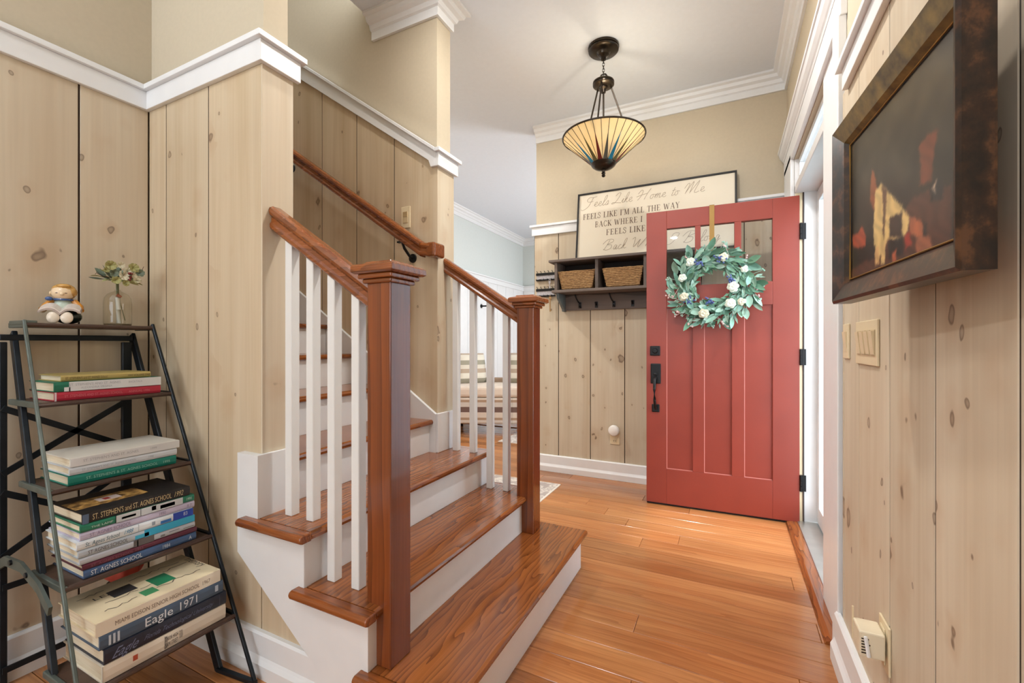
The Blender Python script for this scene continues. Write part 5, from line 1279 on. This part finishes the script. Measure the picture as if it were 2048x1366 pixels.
def pillow(nm, label, loc, rz, tilt, w, h, mat, band):
    t = thing(nm, label, 'pillow', loc, rz, group='throw pillows on the bench')
    m = MB(); N = 10; vs = []
    for sgn in (1, -1):
        for j in range(N + 1):
            for i in range(N + 1):
                a = i / N * 2 - 1; b = j / N * 2 - 1
                th_ = .075 * (1 - a ** 4) ** .5 * (1 - b ** 4) ** .5
                p = Vector((a * w / 2 * (1 - .06 * b * b), sgn * th_, (b * .5 + .5) * h))
                p = Matrix.Rotation(tilt, 3, 'X') @ p; vs.append(p)
    K = (N + 1) ** 2; fs = []
    for q in (0, 1):
        for j in range(N):
            for i in range(N): fs.append(tuple(q * K + k for k in (j * (N + 1) + i, j * (N + 1) + i + 1, (j + 1) * (N + 1) + i + 1, (j + 1) * (N + 1) + i)))
    m.add(vs, fs).build('cover', mat, t, smooth=True, local=True)
PLP = NT('striped_pillow'); v = PLP.obj(False); sp = PLP.n('ShaderNodeSeparateXYZ'); PLP.l(v, sp.inputs[0])
zf = PLP.math('FRACT', PLP.math('MULTIPLY', sp.outputs[2], 4.2))
PILM = PLP.fin(PLP.ramp(zf, [(.0, srgb(156, 150, 132)), (.25, srgb(220, 212, 196)), (.55, srgb(176, 156, 136)), (.78, srgb(214, 204, 188))], 'CONSTANT'), .95)
Mb = Matrix.Translation(bl_) @ Matrix.Rotation(BQ, 4, 'Z')
pillow('throw_pillow', 'striped throw pillow at the right end of the bench', Mb @ Vector((.28, .18, .605)), BQ, -.2, .46, .40, PILM, 0)
pillow('throw_pillow', 'striped throw pillow leaning at the left end of the bench', Mb @ Vector((-.40, .16, .605)), BQ + .5, -.25, .44, .40, PILM, 0)
hk = thing('wall_holdback', 'black metal holdback on the white living room wainscot', 'hook', (-3.4, 5.89, 1.7))
MB().lathe([(0, 0), (.03, 0), (.03, .008), (.012, .012), (.012, .10), (.03, .105), (.03, .125), (0, .125)], (-3.405, 5.86, 1.70), 16, 'x').build('rod', BLACK, hk)

# ================================================================== RECESSED STAIR LIGHT AND ADDED UNSEEN FILL LIGHTS (above and behind the view)
CANW = plain('can_trim_white', (244, 242, 238), .5, 0, .01)
for i, (x, y, e, lab) in enumerate(((-1.15, 1.50, 10, 'recessed ceiling light over the foot of the stairs'), (-.40, 1.85, 34, 'added unseen ceiling light brightening the hall before the door'), (-2.4, 2.9, 45, 'added unseen ceiling fill light in the passage beyond the stairs'), (-1.15, -.7, 14, 'added ceiling fill light above the room behind the viewer'), (-.55, -2.0, 14, 'added ceiling fill light near the windows behind the viewer'))):  # stair light belongs to the room; the other four are added unseen fill
    t = thing('recessed_or_fill_light', lab, 'ceiling light', (x, y, ZC - .004), group='recessed stair light and added ceiling fill lights')
    MB().lathe([(.060, ZC - .0005), (.085, ZC - .0005), (.085, ZC - .004), (.078, ZC - .007), (.060, ZC - .006)], (x, y, 0), 32).build('trim_ring', CANW, t, smooth=True)
    d = bpy.data.lights.new('recessed_or_fill_bulb', 'AREA'); d.shape = 'DISK'; d.size = .11; d.energy = e; d.color = (1.0, .97, .93)
    o = bpy.data.objects.new('recessed_or_fill_bulb', d); COL.objects.link(o); o.location = (x, y, ZC - .010)
t = thing('added_fill_lamp', 'added torchiere behind the viewer throwing fill light at the ceiling', 'lamp', (-1.75, -1.6, 0))  # unseen lamp added to bounce fill light off the ceiling
MB().lathe([(0, 0), (.13, 0), (.13, .018), (.03, .03), (0, .03)], (-1.75, -1.6, 0), 32).build('base', BLACK, t, smooth=True)
MB().lathe([(0, .03), (.012, .03), (.012, 1.70), (0, 1.70)], (-1.75, -1.6, 0), 12).build('pole', BLACK, t)
MB().lathe([(.015, 1.70), (.06, 1.72), (.14, 1.79), (.16, 1.82), (.155, 1.82), (.135, 1.795), (.055, 1.727), (.0, 1.71)], (-1.75, -1.6, 0), 32).build('added_fill_lamp_bowl', CANW, t, smooth=True)
d = bpy.data.lights.new('ceiling_fill_light', 'AREA'); d.shape = 'DISK'; d.size = .2; d.energy = 120; d.color = (.80, .90, 1.0)
o = bpy.data.objects.new('ceiling_fill_light', d); COL.objects.link(o); o.location = (-1.75, -1.6, 1.815); o.rotation_euler = (PI, 0, 0)
